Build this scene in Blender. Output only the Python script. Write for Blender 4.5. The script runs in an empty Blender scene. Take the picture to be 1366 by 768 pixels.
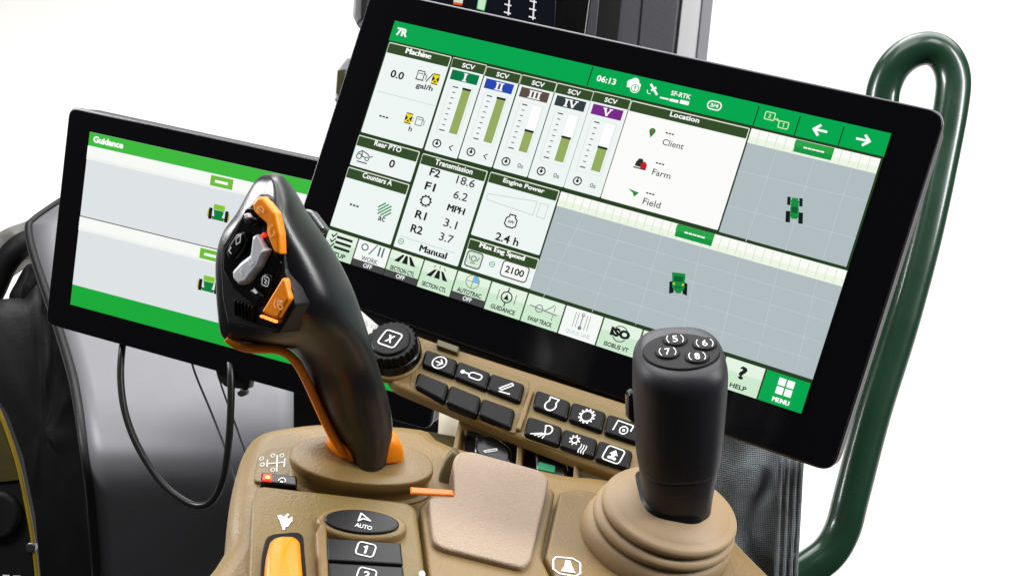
import bpy, math, random
from mathutils import Vector, Matrix, noise
random.seed(7)
sc = bpy.context.scene
COL = sc.collection
R = math.radians

# ------------------------------------------------------------------ camera
FPX, CX, CY = 1550.0, 683.0, 384.0            # focal length and centre in photograph pixels
PITCH, ROLL = R(30), R(8)
CAM = Vector((0, 0, 1.30))
up_c = Vector((math.cos(PITCH)*math.sin(ROLL), -math.cos(PITCH)*math.cos(ROLL), -math.sin(PITCH)))
y_c = (Vector((0, 0, 1)) - up_c*up_c.z).normalized()
x_c = y_c.cross(up_c)
C2W = Matrix((x_c, y_c, up_c))                # camera axes (right, down, forward) -> world
RIGHT, DOWN, FWD = (C2W @ Vector(v) for v in ((1, 0, 0), (0, 1, 0), (0, 0, 1)))
UP = Vector((0, 0, 1))
cd = bpy.data.cameras.new('camera'); cam = bpy.data.objects.new('camera', cd); COL.objects.link(cam)
m = Matrix((RIGHT, -DOWN, -FWD)).transposed().to_4x4(); m.translation = CAM
cam.matrix_world = m
cd.sensor_width = 36; cd.lens = 36*FPX/1366; cd.clip_start = .01; cd.clip_end = 100
sc.camera = cam

# ------------------------------------------------------------------ studio light
w = bpy.data.worlds.new('World'); sc.world = w; w.use_nodes = True
w.node_tree.nodes['Background'].inputs[0].default_value = (.95, .97, 1, 1)
w.node_tree.nodes['Background'].inputs[1].default_value = .06

def c2w(x, y, z): return CAM + C2W @ Vector((x, y, z))
def lamp(name, pos, aim, sx, sy, power, col=(1, 1, 1)):
    l = bpy.data.lights.new(name, 'AREA'); l.shape = 'RECTANGLE'; l.size = sx; l.size_y = sy
    l.energy = power; l.color = col
    o = bpy.data.objects.new(name, l); COL.objects.link(o)
    o.location = pos; o.rotation_euler = (aim-pos).to_track_quat('-Z', 'Y').to_euler()
TGT = c2w(0, .05, .55)
lamp('overhead_softbox', Vector((-.45, .55, 2.2)), TGT, .8, .6, 5.5)
lamp('right_softbox', c2w(1.0, -.50, .08), TGT, .20, .9, 14)
lamp('rear_softbox', Vector((-.75, 2.4, 2.25)), c2w(-.15, .1, .7), 1.9, .8, 30)
lamp('front_softbox', c2w(.35, -1.0, -.2), TGT, .5, .4, 5)
lamp('left_softbox', c2w(-.9, -.45, .60), c2w(-.1, .05, .5), .25, .45, 10)
lamp('backdrop_light', Vector((.85, 4.4, 3.6)), Vector((.85, 4.6, 0)), 5.5, 4, 250)
lamp('front_floor_light', Vector((.3, 1.9, 3.3)), Vector((.3, 1.9, 0)), 4, 1.2, 55)

sc.view_settings.view_transform = 'Standard'; sc.view_settings.look = 'None'
sc.view_settings.exposure = 0; sc.view_settings.gamma = 1
sc.cycles.use_denoising = True
sc.cycles.max_bounces = 6

# ------------------------------------------------------------------ materials
def lin(c): return tuple(((v/255/12.92) if v/255 <= .04045 else ((v/255+.055)/1.055)**2.4) for v in c)+(1,)
def mat(name, rgb, rough=.5, metal=0, spec=.5, bump=0, bscale=800, var=0, vscale=30, coat=0, emit=None, estr=1, rvar=0):
    m = bpy.data.materials.new(name); m.use_nodes = True; nt = m.node_tree; b = nt.nodes['Principled BSDF']
    b.inputs['Base Color'].default_value = lin(rgb); b.inputs['Roughness'].default_value = rough
    b.inputs['Metallic'].default_value = metal; b.inputs['Specular IOR Level'].default_value = spec
    b.inputs['Coat Weight'].default_value = coat; b.inputs['Coat Roughness'].default_value = .08
    if emit:
        b.inputs['Emission Color'].default_value = lin(emit); b.inputs['Emission Strength'].default_value = estr
    tc = nt.nodes.new('ShaderNodeTexCoord') if (bump or var or rvar) else None
    if bump:
        n = nt.nodes.new('ShaderNodeTexNoise'); n.inputs['Scale'].default_value = bscale; n.inputs['Detail'].default_value = 3
        bp = nt.nodes.new('ShaderNodeBump'); bp.inputs['Strength'].default_value = bump; bp.inputs['Distance'].default_value = .0006
        nt.links.new(tc.outputs['Object'], n.inputs['Vector']); nt.links.new(n.outputs['Fac'], bp.inputs['Height'])
        nt.links.new(bp.outputs['Normal'], b.inputs['Normal'])
    if var:
        n = nt.nodes.new('ShaderNodeTexNoise'); n.inputs['Scale'].default_value = vscale; n.inputs['Detail'].default_value = 6
        mx = nt.nodes.new('ShaderNodeMix'); mx.data_type = 'RGBA'
        a = lin(rgb); mx.inputs[6].default_value = tuple(v*(1-var) for v in a[:3])+(1,)
        mx.inputs[7].default_value = tuple(min(1, v*(1+var)) for v in a[:3])+(1,)
        nt.links.new(tc.outputs['Object'], n.inputs['Vector']); nt.links.new(n.outputs['Fac'], mx.inputs[0])
        nt.links.new(mx.outputs[2], b.inputs['Base Color'])
    if rvar:
        n = nt.nodes.new('ShaderNodeTexNoise'); n.inputs['Scale'].default_value = 45; n.inputs['Detail'].default_value = 8
        r = nt.nodes.new('ShaderNodeMapRange'); r.inputs['To Min'].default_value = rough-rvar; r.inputs['To Max'].default_value = rough+rvar
        nt.links.new(tc.outputs['Object'], n.inputs['Vector']); nt.links.new(n.outputs['Fac'], r.inputs[0])
        nt.links.new(r.outputs[0], b.inputs['Roughness'])
    return m
EM = {}
def em(rgb, s=1.0):
    k = (rgb, s)
    if k not in EM: EM[k] = mat('display_colour_%d_%d_%d' % rgb, (0, 0, 0), .18, spec=.3, emit=rgb, estr=s)
    return EM[k]
M = dict(
    bezel=mat('bezel_glass', (6, 6, 8), .12, spec=.35),
    housing=mat('display_housing', (20, 20, 22), .45, bump=.15),
    silver=mat('bezel_trim', (96, 96, 100), .35, metal=1),
    tan=mat('tan_plastic', (130, 105, 62), .42, bump=.4, bscale=900, var=.09, vscale=14, rvar=.05),
    tan2=mat('tan_deck_plastic', (122, 101, 54), .45, bump=.45, bscale=900, var=.09, vscale=16, rvar=.05),
    tanrub=mat('tan_rubber', (164, 138, 104), .5, bump=.12, bscale=900, var=.05),
    pad=mat('pad_leather', (166, 144, 124), .55, bump=.8, bscale=1300, var=.08, vscale=700),
    olive=mat('olive_plastic', (92, 82, 52), .45, bump=.2),
    rubber=mat('grip_rubber', (13, 13, 17), .30, spec=.75, bump=.12, bscale=1800, rvar=.05),
    rubber2=mat('stick_rubber', (36, 35, 41), .48, spec=.5, bump=.15, bscale=1800, rvar=.05),
    gloss=mat('gloss_black', (5, 5, 6), .2, spec=.4, rvar=.05),
    key=mat('key_black', (4, 4, 5), .34, spec=.2, rvar=.06),
    plate=mat('plate_black', (15, 15, 17), .4, spec=.35, bump=.1),
    matkey=mat('matte_key', (14, 14, 15), .55, spec=.2, bump=.05),
    black=mat('matte_black', (8, 8, 9), .6, spec=.25, bump=.1),
    grey=mat('rocker_grey', (205, 207, 210), .3),
    orange=mat('orange_plastic', (252, 142, 4), .36, bump=.05),
    orange2=mat('orange_lever', (245, 120, 20), .35),
    white=mat('white_print', (235, 235, 235), .5),
    cream=mat('cream_plastic', (225, 214, 190), .5),
    green=mat('green_paint', (22, 56, 38), .28, coat=.4, rvar=.1, var=.2),
    post=mat('dark_green_paint', (14, 24, 20), .35),
    panel=mat('grey_trim', (118, 118, 122), .5, metal=.25, bump=.15, bscale=1500, rvar=.04),
    edge=mat('black_trim', (9, 10, 10), .5, spec=.3, bump=.2, bscale=300, var=.3, rvar=.1),
    cable=mat('cable_black', (18, 18, 19), .35),
    wire=mat('thin_wire', (90, 90, 94), .4),
    grime=mat('dusty_black', (8, 8, 9), .6, spec=.25, bump=.8, bscale=90, var=.75, vscale=60, rvar=.2),
    dust=mat('dusty_grey', (120, 118, 114), .75, bump=.8, bscale=120, var=.5, vscale=70),
    yellow=mat('yellow_paint', (140, 116, 16), .5, var=.4),
    amber=mat('dull_yellow', (58, 50, 8), .5, var=.5),
    steel=mat('steel', (120, 120, 122), .35, metal=1),
    pillar=mat('pillar_plastic', (62, 62, 68), .5, bump=.2, var=.12, vscale=20),
    palegrey=mat('pale_plastic', (205, 205, 208), .4),
    greypl=mat('grey_plastic', (140, 140, 144), .45),
    led=mat('led_orange', (250, 90, 20), .4, emit=(255, 110, 40), estr=4),
    redled=mat('led_red', (200, 30, 10), .4, emit=(255, 40, 15), estr=1.2),
    greenlab=mat('green_print', (20, 150, 100), .4),
)
def mesh_net():
    m = mat('woven_net', (70, 76, 80), .6); nt = m.node_tree; b = nt.nodes['Principled BSDF']
    tc = nt.nodes.new('ShaderNodeTexCoord'); hs = []
    for ax, scl in (('X', 620), ('Y', 620)):
        wv = nt.nodes.new('ShaderNodeTexWave'); wv.bands_direction = ax; wv.inputs['Scale'].default_value = scl/6.28*3.2
        wv.inputs['Distortion'].default_value = 1.2; wv.inputs['Detail Scale'].default_value = 8
        nt.links.new(tc.outputs['Object'], wv.inputs['Vector']); hs.append(wv)
    mu = nt.nodes.new('ShaderNodeMath'); mu.operation = 'MAXIMUM'
    nt.links.new(hs[0].outputs['Fac'], mu.inputs[0]); nt.links.new(hs[1].outputs['Fac'], mu.inputs[1])
    n = nt.nodes.new('ShaderNodeTexNoise'); n.inputs['Scale'].default_value = 60; n.inputs['Detail'].default_value = 6
    nt.links.new(tc.outputs['Object'], n.inputs['Vector'])
    m2 = nt.nodes.new('ShaderNodeMath'); m2.operation = 'MULTIPLY'
    nt.links.new(mu.outputs[0], m2.inputs[0]); nt.links.new(n.outputs['Fac'], m2.inputs[1])
    cr = nt.nodes.new('ShaderNodeValToRGB'); cr.color_ramp.elements[0].position = .12; cr.color_ramp.elements[0].color = lin((22, 25, 27))
    cr.color_ramp.elements[1].position = .55; cr.color_ramp.elements[1].color = lin((150, 157, 160))
    nt.links.new(m2.outputs[0], cr.inputs[0]); nt.links.new(cr.outputs[0], b.inputs['Base Color'])
    bp = nt.nodes.new('ShaderNodeBump'); bp.inputs['Strength'].default_value = .8; bp.inputs['Distance'].default_value = .001
    nt.links.new(mu.outputs[0], bp.inputs['Height']); nt.links.new(bp.outputs['Normal'], b.inputs['Normal'])
    return m
M['net'] = mesh_net()
M['floor'] = mat('studio_white', (236, 234, 230), .8, var=.02, vscale=3)

# ------------------------------------------------------------------ helpers
def at(x, y, d):
    return c2w((x-CX)/FPX*d, (y-CY)/FPX*d, d)
def to_px(P):
    q = C2W.transposed() @ (P-CAM)
    return Vector((CX+FPX*q.x/q.z, CY+FPX*q.y/q.z))
class Frame:
    def __init__(s, O, U, N):
        s.O = O; s.N = N.normalized(); s.U = (U-s.N*U.dot(s.N)).normalized(); s.V = s.N.cross(s.U)
        m = Matrix((s.U, s.V, s.N)).transposed().to_4x4(); m.translation = O; s.M = m
    def hit(s, x, y, w=0.0):
        d = at(x, y, 1)-CAM; o = s.O+s.N*w
        t = (o-CAM).dot(s.N)/d.dot(s.N); p = CAM+d*t-s.O
        return Vector((p.dot(s.U), p.dot(s.V)))
    def P(s, u, v, w=0.0): return s.O+s.U*u+s.V*v+s.N*w
    def scale(s, x, y, w=0.0):
        h = s.hit(x, y, w); a = to_px(s.P(h.x, h.y, w))
        return (to_px(s.P(h.x+.001, h.y, w))-a).length*1000, (to_px(s.P(h.x, h.y+.001, w))-a).length*1000

def thing(name, F, label, cat, group=None):
    o = bpy.data.objects.new(name, None); COL.objects.link(o); o.empty_display_size = .02
    o.matrix_world = F.M; o['label'] = label; o['category'] = cat
    if group: o['group'] = group
    o['_f'] = 1
    MW[o.name] = F.M.inverted()
    return o
MW = {}
def mk(name, vs, fs, mt, parent=None, smooth=False, kind=None):
    """vs are world points; stored in the parent's local frame"""
    inv = MW.get(parent.name) if parent else None
    me = bpy.data.meshes.new(name)
    me.from_pydata([tuple(inv @ v) if inv else tuple(v) for v in vs], [], fs)
    me.update()
    if smooth: me.polygons.foreach_set('use_smooth', [True]*len(me.polygons))
    me.materials.append(mt)
    o = bpy.data.objects.new(name, me); COL.objects.link(o)
    if parent:
        o.parent = parent; MW[o.name] = inv
    if kind: o['kind'] = kind
    return o
def auto(o, ang=35):
    """smooth shading with sharp edges kept"""
    me = o.data; me.polygons.foreach_set('use_smooth', [True]*len(me.polygons))
    try: me.set_sharp_from_angle(angle=R(ang))
    except Exception: pass
    return o
def single(name, F, label, cat, vs, fs, mt, group=None, smooth=False):
    """a thing that is one mesh, origin at F"""
    inv = F.M.inverted()
    me = bpy.data.meshes.new(name); me.from_pydata([tuple(inv @ v) for v in vs], [], fs); me.update()
    if smooth: me.polygons.foreach_set('use_smooth', [True]*len(me.polygons))
    me.materials.append(mt)
    o = bpy.data.objects.new(name, me); COL.objects.link(o); o.matrix_world = F.M
    o['label'] = label; o['category'] = cat
    if group: o['group'] = group
    return o

def rnd(pts, r, seg=5):
    """round the corners of a polygon; r a number or list"""
    out = []; n = len(pts); pts = [Vector(p) for p in pts]
    for i, p in enumerate(pts):
        rr = r[i] if isinstance(r, (list, tuple)) else r
        a = pts[i-1]-p; b = pts[(i+1) % n]-p
        if rr <= 0 or a.length < 1e-9 or b.length < 1e-9: out.append(p); continue
        t = min(rr, a.length*.45, b.length*.45); A = p+a.normalized()*t; B = p+b.normalized()*t
        for k in range(seg+1):
            s = k/seg; out.append(A*(1-s)**2+p*2*s*(1-s)+B*s*s)
    return out
def area(p): return sum(p[i-1].x*p[i].y-p[i].x*p[i-1].y for i in range(len(p)))/2
def inset(p, d):
    n = len(p); o = []
    for i in range(n):
        a = (p[i]-p[i-1]); b = (p[(i+1) % n]-p[i])
        if a.length < 1e-9: a = b
        if b.length < 1e-9: b = a
        a = a.normalized(); b = b.normalized()
        na = Vector((-a.y, a.x)); nb = Vector((-b.y, b.x)); k = na+nb
        if k.length < 1e-6: k = na
        k.normalize(); c = max(.45, k.dot(na)); o.append(p[i]+k*(d/c))
    return o
def slab(name, F, pts, w0, w1, mt, parent, bev=.0008, seg=3, dome=0, kind=None, draft=0, gen=None):
    """prism on a frame: outline pts (u,v), from w0 up to w1 with a rounded top edge"""
    pts = [Vector(p) for p in pts]
    if gen: pts = gen(0)
    elif area(pts) < 0: pts.reverse()
    n = len(pts); rings = []
    ins = gen or (lambda d: inset(pts, d))
    rings.append((ins(-draft), w0)); rings.append((pts, w1-bev))
    for k in range(1, seg+1):
        a = k/seg*math.pi/2
        rings.append((ins(bev*(1-math.cos(a))), w1-bev+bev*math.sin(a)))
    if dome:
        last = rings[-1][0]; c = sum(last, Vector((0, 0)))/n
        for k in range(1, 5):
            s = k/5; rings.append(([p+(c-p)*s for p in last], w1+dome*math.sin(s*math.pi/2)))
    vs = []; fs = []
    for r, h in rings: vs += [F.P(p.x, p.y, h) for p in r]
    for j in range(len(rings)-1):
        for i in range(n):
            i2 = (i+1) % n; fs.append((j*n+i, j*n+i2, (j+1)*n+i2, (j+1)*n+i))
    fs.append(tuple(range(n-1, -1, -1))); fs.append(tuple((len(rings)-1)*n+i for i in range(n)))
    o = auto(mk(name, vs, fs, mt, parent, kind=kind), 40)
    if not dome: o.data.polygons[-1].use_smooth = False
    o.data.polygons[-2].use_smooth = False
    return o
def pslab(name, F, px, w0, w1, mt, parent, r=0, **k):
    """slab whose top outline is traced at height w1"""
    raw = [F.hit(x, y, w1) for x, y in px]
    rl = list(r) if isinstance(r, (list, tuple)) else [r]*len(raw)
    if area(raw) < 0: raw.reverse(); rl.reverse()
    gen = lambda d: rnd(inset(raw, d), [max(q-d*.8, 2e-5) if q > 0 else 0 for q in rl])
    return slab(name, F, raw, w0, w1, mt, parent, gen=gen, **k)
def rect(F, tl, br, w=0):
    a = F.hit(*tl, w); b = F.hit(*br, w)
    return a.x, a.y, b.x, b.y               # u0, vtop, u1, vbottom
def rpts(u0, v1, u1, v0): return [Vector((u0, v0)), Vector((u1, v0)), Vector((u1, v1)), Vector((u0, v1))]

def cat(pts, n, closed=False):
    """Catmull-Rom resample of tuples/Vectors"""
    out = []; N = len(pts); segs = N if closed else N-1
    for i in range(segs):
        g = lambda k: pts[k % N] if closed else pts[max(0, min(N-1, k))]
        p0, p1, p2, p3 = g(i-1), g(i), g(i+1), g(i+2)
        for k in range(n):
            t = k/n
            out.append(tuple(.5*(2*b+(c-a)*t+(2*a-5*b+4*c-d)*t*t+(3*b-a-3*c+d)*t**3) for a, b, c, d in zip(p0, p1, p2, p3)))
    if not closed: out.append(tuple(pts[-1]))
    return out
def tube_geo(path, rad, seg=14, squash=None):
    path = [Vector(p) for p in path]; n = len(path); vs = []; fs = []
    t0 = (path[1]-path[0]).normalized(); nrm = t0.orthogonal().normalized()
    for i, p in enumerate(path):
        t = (path[min(n-1, i+1)]-path[max(0, i-1)]).normalized()
        nrm = (nrm-t*nrm.dot(t)).normalized(); b = t.cross(nrm)
        r = rad[i] if isinstance(rad, (list, tuple)) else rad
        for k in range(seg):
            a = 2*math.pi*k/seg; vs.append(p+nrm*math.cos(a)*r+b*math.sin(a)*r)
    for i in range(n-1):
        for k in range(seg):
            k2 = (k+1) % seg; fs.append((i*seg+k, i*seg+k2, (i+1)*seg+k2, (i+1)*seg+k))
    fs.append(tuple(range(seg-1, -1, -1))); fs.append(tuple((n-1)*seg+k for k in range(seg)))
    return vs, fs
def loft_geo(rings, cap=True):
    n = len(rings[0]); vs = [v for r in rings for v in r]; fs = []
    for j in range(len(rings)-1):
        for i in range(n):
            i2 = (i+1) % n; fs.append((j*n+i, j*n+i2, (j+1)*n+i2, (j+1)*n+i))
    if cap: fs.append(tuple(range(n-1, -1, -1))); fs.append(tuple((len(rings)-1)*n+i for i in range(n)))
    return vs, fs

class Flat:
    """flat print on a frame: strokes, polygons, rings given in pixels, joined into one mesh"""
    def __init__(s, F, w): s.F = F; s.w = w; s.vs = []; s.fs = []; s.c = None
    def o(s, x, y):
        s.c = s.F.hit(x, y, s.w); s.k = s.F.scale(x, y, s.w); return s
    def oa(s, x, y):
        s.o(x, y); s.a = (x, y); return s
    def q(s, p):
        if s.c is not None and getattr(s, 'a', None): return s.F.hit(s.a[0]+p[0]-.04*p[1], s.a[1]+p[1]+.12*p[0], s.w)
        if s.c is None: return s.F.hit(p[0], p[1], s.w)
        return s.c+Vector((p[0]/s.k[0], -p[1]/s.k[1]))
    def add(s, uv):
        if area(uv) < 0: uv = uv[::-1]
        b = len(s.vs); s.vs += [s.F.P(p.x, p.y, s.w) for p in uv]; s.fs.append(tuple(range(b, b+len(uv))))
    def poly(s, pts): s.add([s.q(p) for p in pts]); return s
    def box(s, x, y, w, h): return s.poly([(x-w/2, y-h/2), (x+w/2, y-h/2), (x+w/2, y+h/2), (x-w/2, y+h/2)])
    def line(s, pts, wd, closed=False):
        p = [s.q(a) for a in pts]; k = s.k if s.c is not None else s.F.scale(*pts[0], s.w)
        h = wd/2/((k[0]+k[1])/2); n = len(p)
        for i in range(n if closed else n-1):
            a, b = p[i], p[(i+1) % n]; d = b-a
            if d.length < 1e-9: continue
            d.normalize(); t = Vector((-d.y, d.x))*h; e = d*h*.7
            s.add([a-e-t, b+e-t, b+e+t, a-e+t])
        return s
    def ring(s, x, y, r, wd, n=20, a0=0, a1=360, ry=None):
        ry = ry or r
        pts = [(x+r*math.cos(R(a0+(a1-a0)*i/n)), y+ry*math.sin(R(a0+(a1-a0)*i/n))) for i in range(n+1)]
        for i in range(n):
            (ax, ay), (bx, by) = pts[i], pts[i+1]
            f = (r-wd)/r; g = (ry-wd)/ry
            s.poly([(ax, ay), (bx, by), (x+(bx-x)*f, y+(by-y)*g), (x+(ax-x)*f, y+(ay-y)*g)])
        return s
    def disc(s, x, y, r, n=18, ry=None):
        return s.poly([(x+r*math.cos(2*math.pi*i/n), y+(ry or r)*math.sin(2*math.pi*i/n)) for i in range(n)])
    def rrect(s, x, y, w, h, r, wd):
        o = [];
        for cx, cy, a in ((x+w/2-r, y+h/2-r, 0), (x-w/2+r, y+h/2-r, 90), (x-w/2+r, y-h/2+r, 180), (x+w/2-r, y-h/2+r, 270)):
            o += [(cx+r*math.cos(R(a+i*30)), cy+r*math.sin(R(a+i*30))) for i in range(4)]
        return s.line(o, wd, True)
    def build(s, name, mt, parent): return mk(name, s.vs, s.fs, mt, parent)

GLYPH = {}
def glyphs(txt, bold):
    k = (txt, bold)
    if k in GLYPH: return GLYPH[k]
    cu = bpy.data.curves.new('t', 'FONT'); cu.body = txt; cu.size = 1; cu.resolution_u = 3; cu.offset = bold
    o = bpy.data.objects.new('t', cu); COL.objects.link(o)
    bpy.context.view_layer.update()
    me = o.to_mesh(); vs = [(v.co.x, v.co.y) for v in me.vertices]; fs = [tuple(p.vertices) for p in me.polygons]
    o.to_mesh_clear(); bpy.data.objects.remove(o); bpy.data.curves.remove(cu)
    x0 = min(v[0] for v in vs); x1 = max(v[0] for v in vs); y0 = min(v[1] for v in vs); y1 = max(v[1] for v in vs)
    GLYPH[k] = ([((x-x0)/(x1-x0)-.5, (y-y0)/max(1e-6, y1-y0)-.5) for x, y in vs], fs)
    return GLYPH[k]
def text(F, txt, x, y, wpx, hpx, mt, parent, w, bold=.012, name='lettering', rot=0, shear=0):
    if txt == '---':
        ic = Flat(F, w).o(x, y)
        for k in (-1, 0, 1): ic.box(k*wpx*.36, 0, wpx*.27, hpx)
        return ic.build(name, mt, parent)
    reps = 1
    bold += .008
    if 'M' in txt: reps = 3 if bold > .008 else 1; bold = 0
    vs, fs = glyphs(txt, bold); c = F.hit(x, y, w); k = F.scale(x, y, w)
    a, b = wpx/k[0], hpx/k[1]; cr, sr = math.cos(R(rot)), math.sin(R(rot)); out = []
    for u, v in vs:
        p = Vector((u*a+shear*v*b, v*b)); p = Vector((p.x*cr-p.y*sr, p.x*sr+p.y*cr)); out.append(F.P(c.x+p.x, c.y+p.y, w))
    if reps > 1:
        n = len(out); o2 = []; f2 = []
        for k in range(reps):
            d = F.U*(k-1)*.6/k_(k, F, x, y, w)+F.N*k*2e-5
            o2 += [p+d for p in out]; f2 += [tuple(i+k*n for i in f) for f in fs]
        out, fs = o2, f2
    return mk(name, out, fs, mt, parent)
def k_(k, F, x, y, w): return F.scale(x, y, w)[0]

# ------------------------------------------------------------------ studio floor sweep (behind everything)
def backdrop():
    prof = [(.95, 0), (5.5, 0)]
    for i in range(1, 13):
        a = R(90*i/12); prof.append((5.5+1.5*math.sin(a), 1.5-1.5*math.cos(a)))
    prof.append((7, 5)); vs = []; fs = []
    xs = [-6, 6]
    for x in xs: vs += [Vector((x, y, z)) for y, z in prof]
    n = len(prof)
    for i in range(n-1): fs.append((i, n+i, n+i+1, i+1))
    o = mk('backdrop', vs, fs, M['floor'], smooth=True); o['kind'] = 'structure'
backdrop()

# ------------------------------------------------------------------ frames of the place
y_w = Vector((0, 1, 0))
def cdir(x, y, z): return C2W @ Vector((x, y, z))
FD = Frame(c2w(.035, -.0454, .5971), cdir(.8759, .28, -.3931), cdir(-.3744, -.1196, -.9195))      # main display
FL = Frame(c2w(-.2064, -.0228, .8681), cdir(.938, .222, -.268), cdir(-.299, .121, -.947))          # left display
FK = Frame(at(480, 640, .5), cdir(1, .17, -.05), (Matrix.Rotation(R(4), 3, y_w) @ UP))                                               # armrest console deck
kn = (Matrix.Rotation(R(-38), 3, FD.U) @ FD.N)
FB = Frame(at(690, 535, .572), FD.U, kn)                                                           # button strip
W0 = (255, 255, 255)

# ------------------------------------------------------------------ displays
def display_body(F, t, s=1.0, x0=-.1606, x1=.1597, y1=.0844, y0=-.0902):
    out = rnd(rpts(x0*s, y1*s, x1*s, y0*s), .0085, 8)
    slab('housing', F, inset(out, .001), -.026, -.0045, M['housing'], t, bev=.002)
    slab('edge_trim', F, inset(out, 0), -.0048, -.0016, M['silver'], t, bev=.0008)
    slab('bezel', F, inset(out, .0008), -.003, -.0003, M['bezel'], t, bev=.0006)
    hb = inset(out, .035)
    slab('rear_case', F, hb, -.05, -.024, M['housing'], t, bev=.004)

def main_display():
    F = FD
    t = thing('touchscreen_display', F, 'large black tilted touchscreen showing machine gauges and guidance maps', 'display', 'operator displays')
    display_body(F, t)
    slab('lower_mount', F, rnd([F.hit(*p, -.012) for p in ((470, 405), (545, 430), (860, 530), (860, 580), (700, 545), (545, 470))], .002), -.03, -.012, M['black'], t, bev=.001)
    S = .0002
    scr = mk('screen', [F.P(p.x, p.y, S) for p in rpts(-.1385, .0686, .1385, -.0686)], [(0, 1, 2, 3)], em((38, 62, 32)), t)
    W1, W2, W3, W4 = .0005, .0008, .0011, .0014
    tile_c = em((238, 246, 243)); tw = em((252, 252, 250)); ttl = em((52, 76, 40)); wht = em((255, 255, 255)); ink = em((28, 32, 34)); gry = em((120, 128, 130))
    hdr = em((0, 166, 78)); hdr2 = em((42, 170, 70)); olive = em((150, 172, 96)); sep = em((16, 70, 40))
    def quad(name, r, wz, mt, par, rad=0):
        p = rnd(rpts(*r), rad, 4) if rad else rpts(*r)
        return mk(name, [F.P(a.x, a.y, wz) for a in p], [tuple(range(len(p)))], mt, par)
    # header
    vt = .0686; vb = (F.hit(519, 55).y+F.hit(1178, 208).y)/2
    h = quad('header_bar', (-.1385, vt, .1385, vb), W1, hdr, t)
    text(F, '7R', 536.5, 43.5, 15, 11, wht, h, W2, .035)
    ic = Flat(F, W2)
    for x, y in ((787, 102), (1008.5, 155), (1063.5, 168), (1122, 182)):
        ic = Flat(F, W2).o(x, y).box(0, 0, 1.6, 27); ic.build('divider', sep, h)
    text(F, '06:13', 809, 107, 26, 8.5, wht, h, W2, .02)
    ic = Flat(F, W2).o(845, 113)
    ic.disc(-4, -1, 5).disc(1, -4, 5.5).disc(6, 0, 4).box(0, 3, 16, 4); ic.build('icon', wht, h)
    ic = Flat(F, W3).o(847, 118); ic.disc(0, 0, 6.5); ic.build('icon', wht, h)
    ic = Flat(F, W4).o(847, 118); ic.ring(0, 0, 5.4, 1, 16); ic.box(0, -1.2, 1.6, 4.4).box(0, 3, 1.6, 1.5); ic.build('icon', hdr, h)
    ic = Flat(F, W2).o(872, 119)
    ic.line([(-5, -5), (-1, -1)], 3).line([(2, 2), (6, 6)], 3).line([(-2, 2), (2, -2)], 3).ring(-4, 4, 4, 1, 8, 60, 200); ic.build('icon', wht, h)
    text(F, 'SF-RTK', 908.5, 127, 27, 6.5, wht, h, W2, .015)
    ic = Flat(F, W2)
    for i, (x, y, hh) in enumerate(((886, 131.5, 2.2), (899, 134.5, 3.6), (913, 137, 5.2))): ic.o(x, y).box(0, 0, 12, hh)
    ic.build('icon', wht, h)
    ic = Flat(F, W2).o(953, 141); ic.rrect(0, 0, 18, 11, 5, 1.6); ic.build('icon', wht, h)
    text(F, '3/4', 953, 141, 11, 5, wht, h, W2, .02)
    ic = Flat(F, W2)
    ic.o(1027, 155).rrect(0, 0, 13, 10, 1.5, 1.3); ic.o(1045, 167).rrect(0, 0, 13, 9, 1.5, 1.3); ic.o(1036, 161).line([(-4, -2), (3, 0), (0, -3)], 1.2)
    ic.build('icon', em((210, 240, 190)), h)
    text(F, '2', 1027, 155, 3.5, 5.5, em((210, 240, 190)), h, W2, .02); Flat(F, W2).o(1045, 167).line([(-1, -1.5), (.3, -2.4), (.3, 2.6)], 1).build('lettering', em((210, 240, 190)), h)
    for (x, y, d) in ((1093.5, 174, -1), (1152, 187, 1)):
        ic = Flat(F, W2).o(x, y); ic.line([(-d*9, 0), (d*7, 0)], 3.2).line([(d*1, -6.5), (d*8, 0), (d*1, 6.5)], 3.6); ic.build('icon', wht, h)

    def tile(tl, br, title, tx=None, ty=None, twid=30, thei=7, mt=tile_c, name='panel_tile', tb=14.5):
        r = rect(F, tl, br, W1); r = (r[0]+.0002, r[1]-.0001, r[2]-.0003, r[3]+.0001); o = quad(name, r, W1, mt, t, .0008)
        kv = F.scale(tl[0], tl[1], W1)[1]
        if title:
            quad('outline', (r[0], r[1], r[2], r[1]-tb/kv), W1+.0001, em((225, 235, 215)), o, .0008)
            quad('title_bar', (r[0]+.0004, r[1]-.0006, r[2]-.0004, r[1]-tb/kv), W2, ttl, o, .0006)
            text(F, title, tx, ty, twid, thei, wht, o, W3, .02)
        return o
    # machine
    o = tile((519.4, 56), (564, 199), 'Machine', 558.5, 71.5, 34, 7.5)
    text(F, '0.0', 530, 100, 18, 10.5, ink, o, W2, .02)
    ic = Flat(F, W2).o(562, 101); ic.rrect(-1, 0, 9, 12, 1, 1.2).box(-1, -2.5, 6, 1).line([(3.5, -4), (7, -1), (7, 4)], 1.1).box(-1, 6.2, 11, 1.2)
    ic.o(573, 104).line([(-3, 6), (3, -6)], 1.4); ic.build('icon', ink, o)
    for x, y in ((581, 106), (545, 158)):
        ic = Flat(F, W2).o(x, y).box(0, 0, 9, 14); ic.build('icon', em((245, 220, 20)), o)
        ic = Flat(F, W3).o(x, y).poly([(-4.6, -4.5), (-.8, 0), (-4.6, 4.5)]).poly([(4.6, -4.5), (4.6, 4.5), (.8, 0)]).box(0, -6.6, 9.2, 1.3).box(0, 6.6, 9.2, 1.3).poly([(-1.6, 4.6), (1.6, 4.6), (0, 1)]); ic.build('icon', ink, o)
    text(F, 'gal/h', 566, 117, 23, 9, ink, o, W2, .015)
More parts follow.
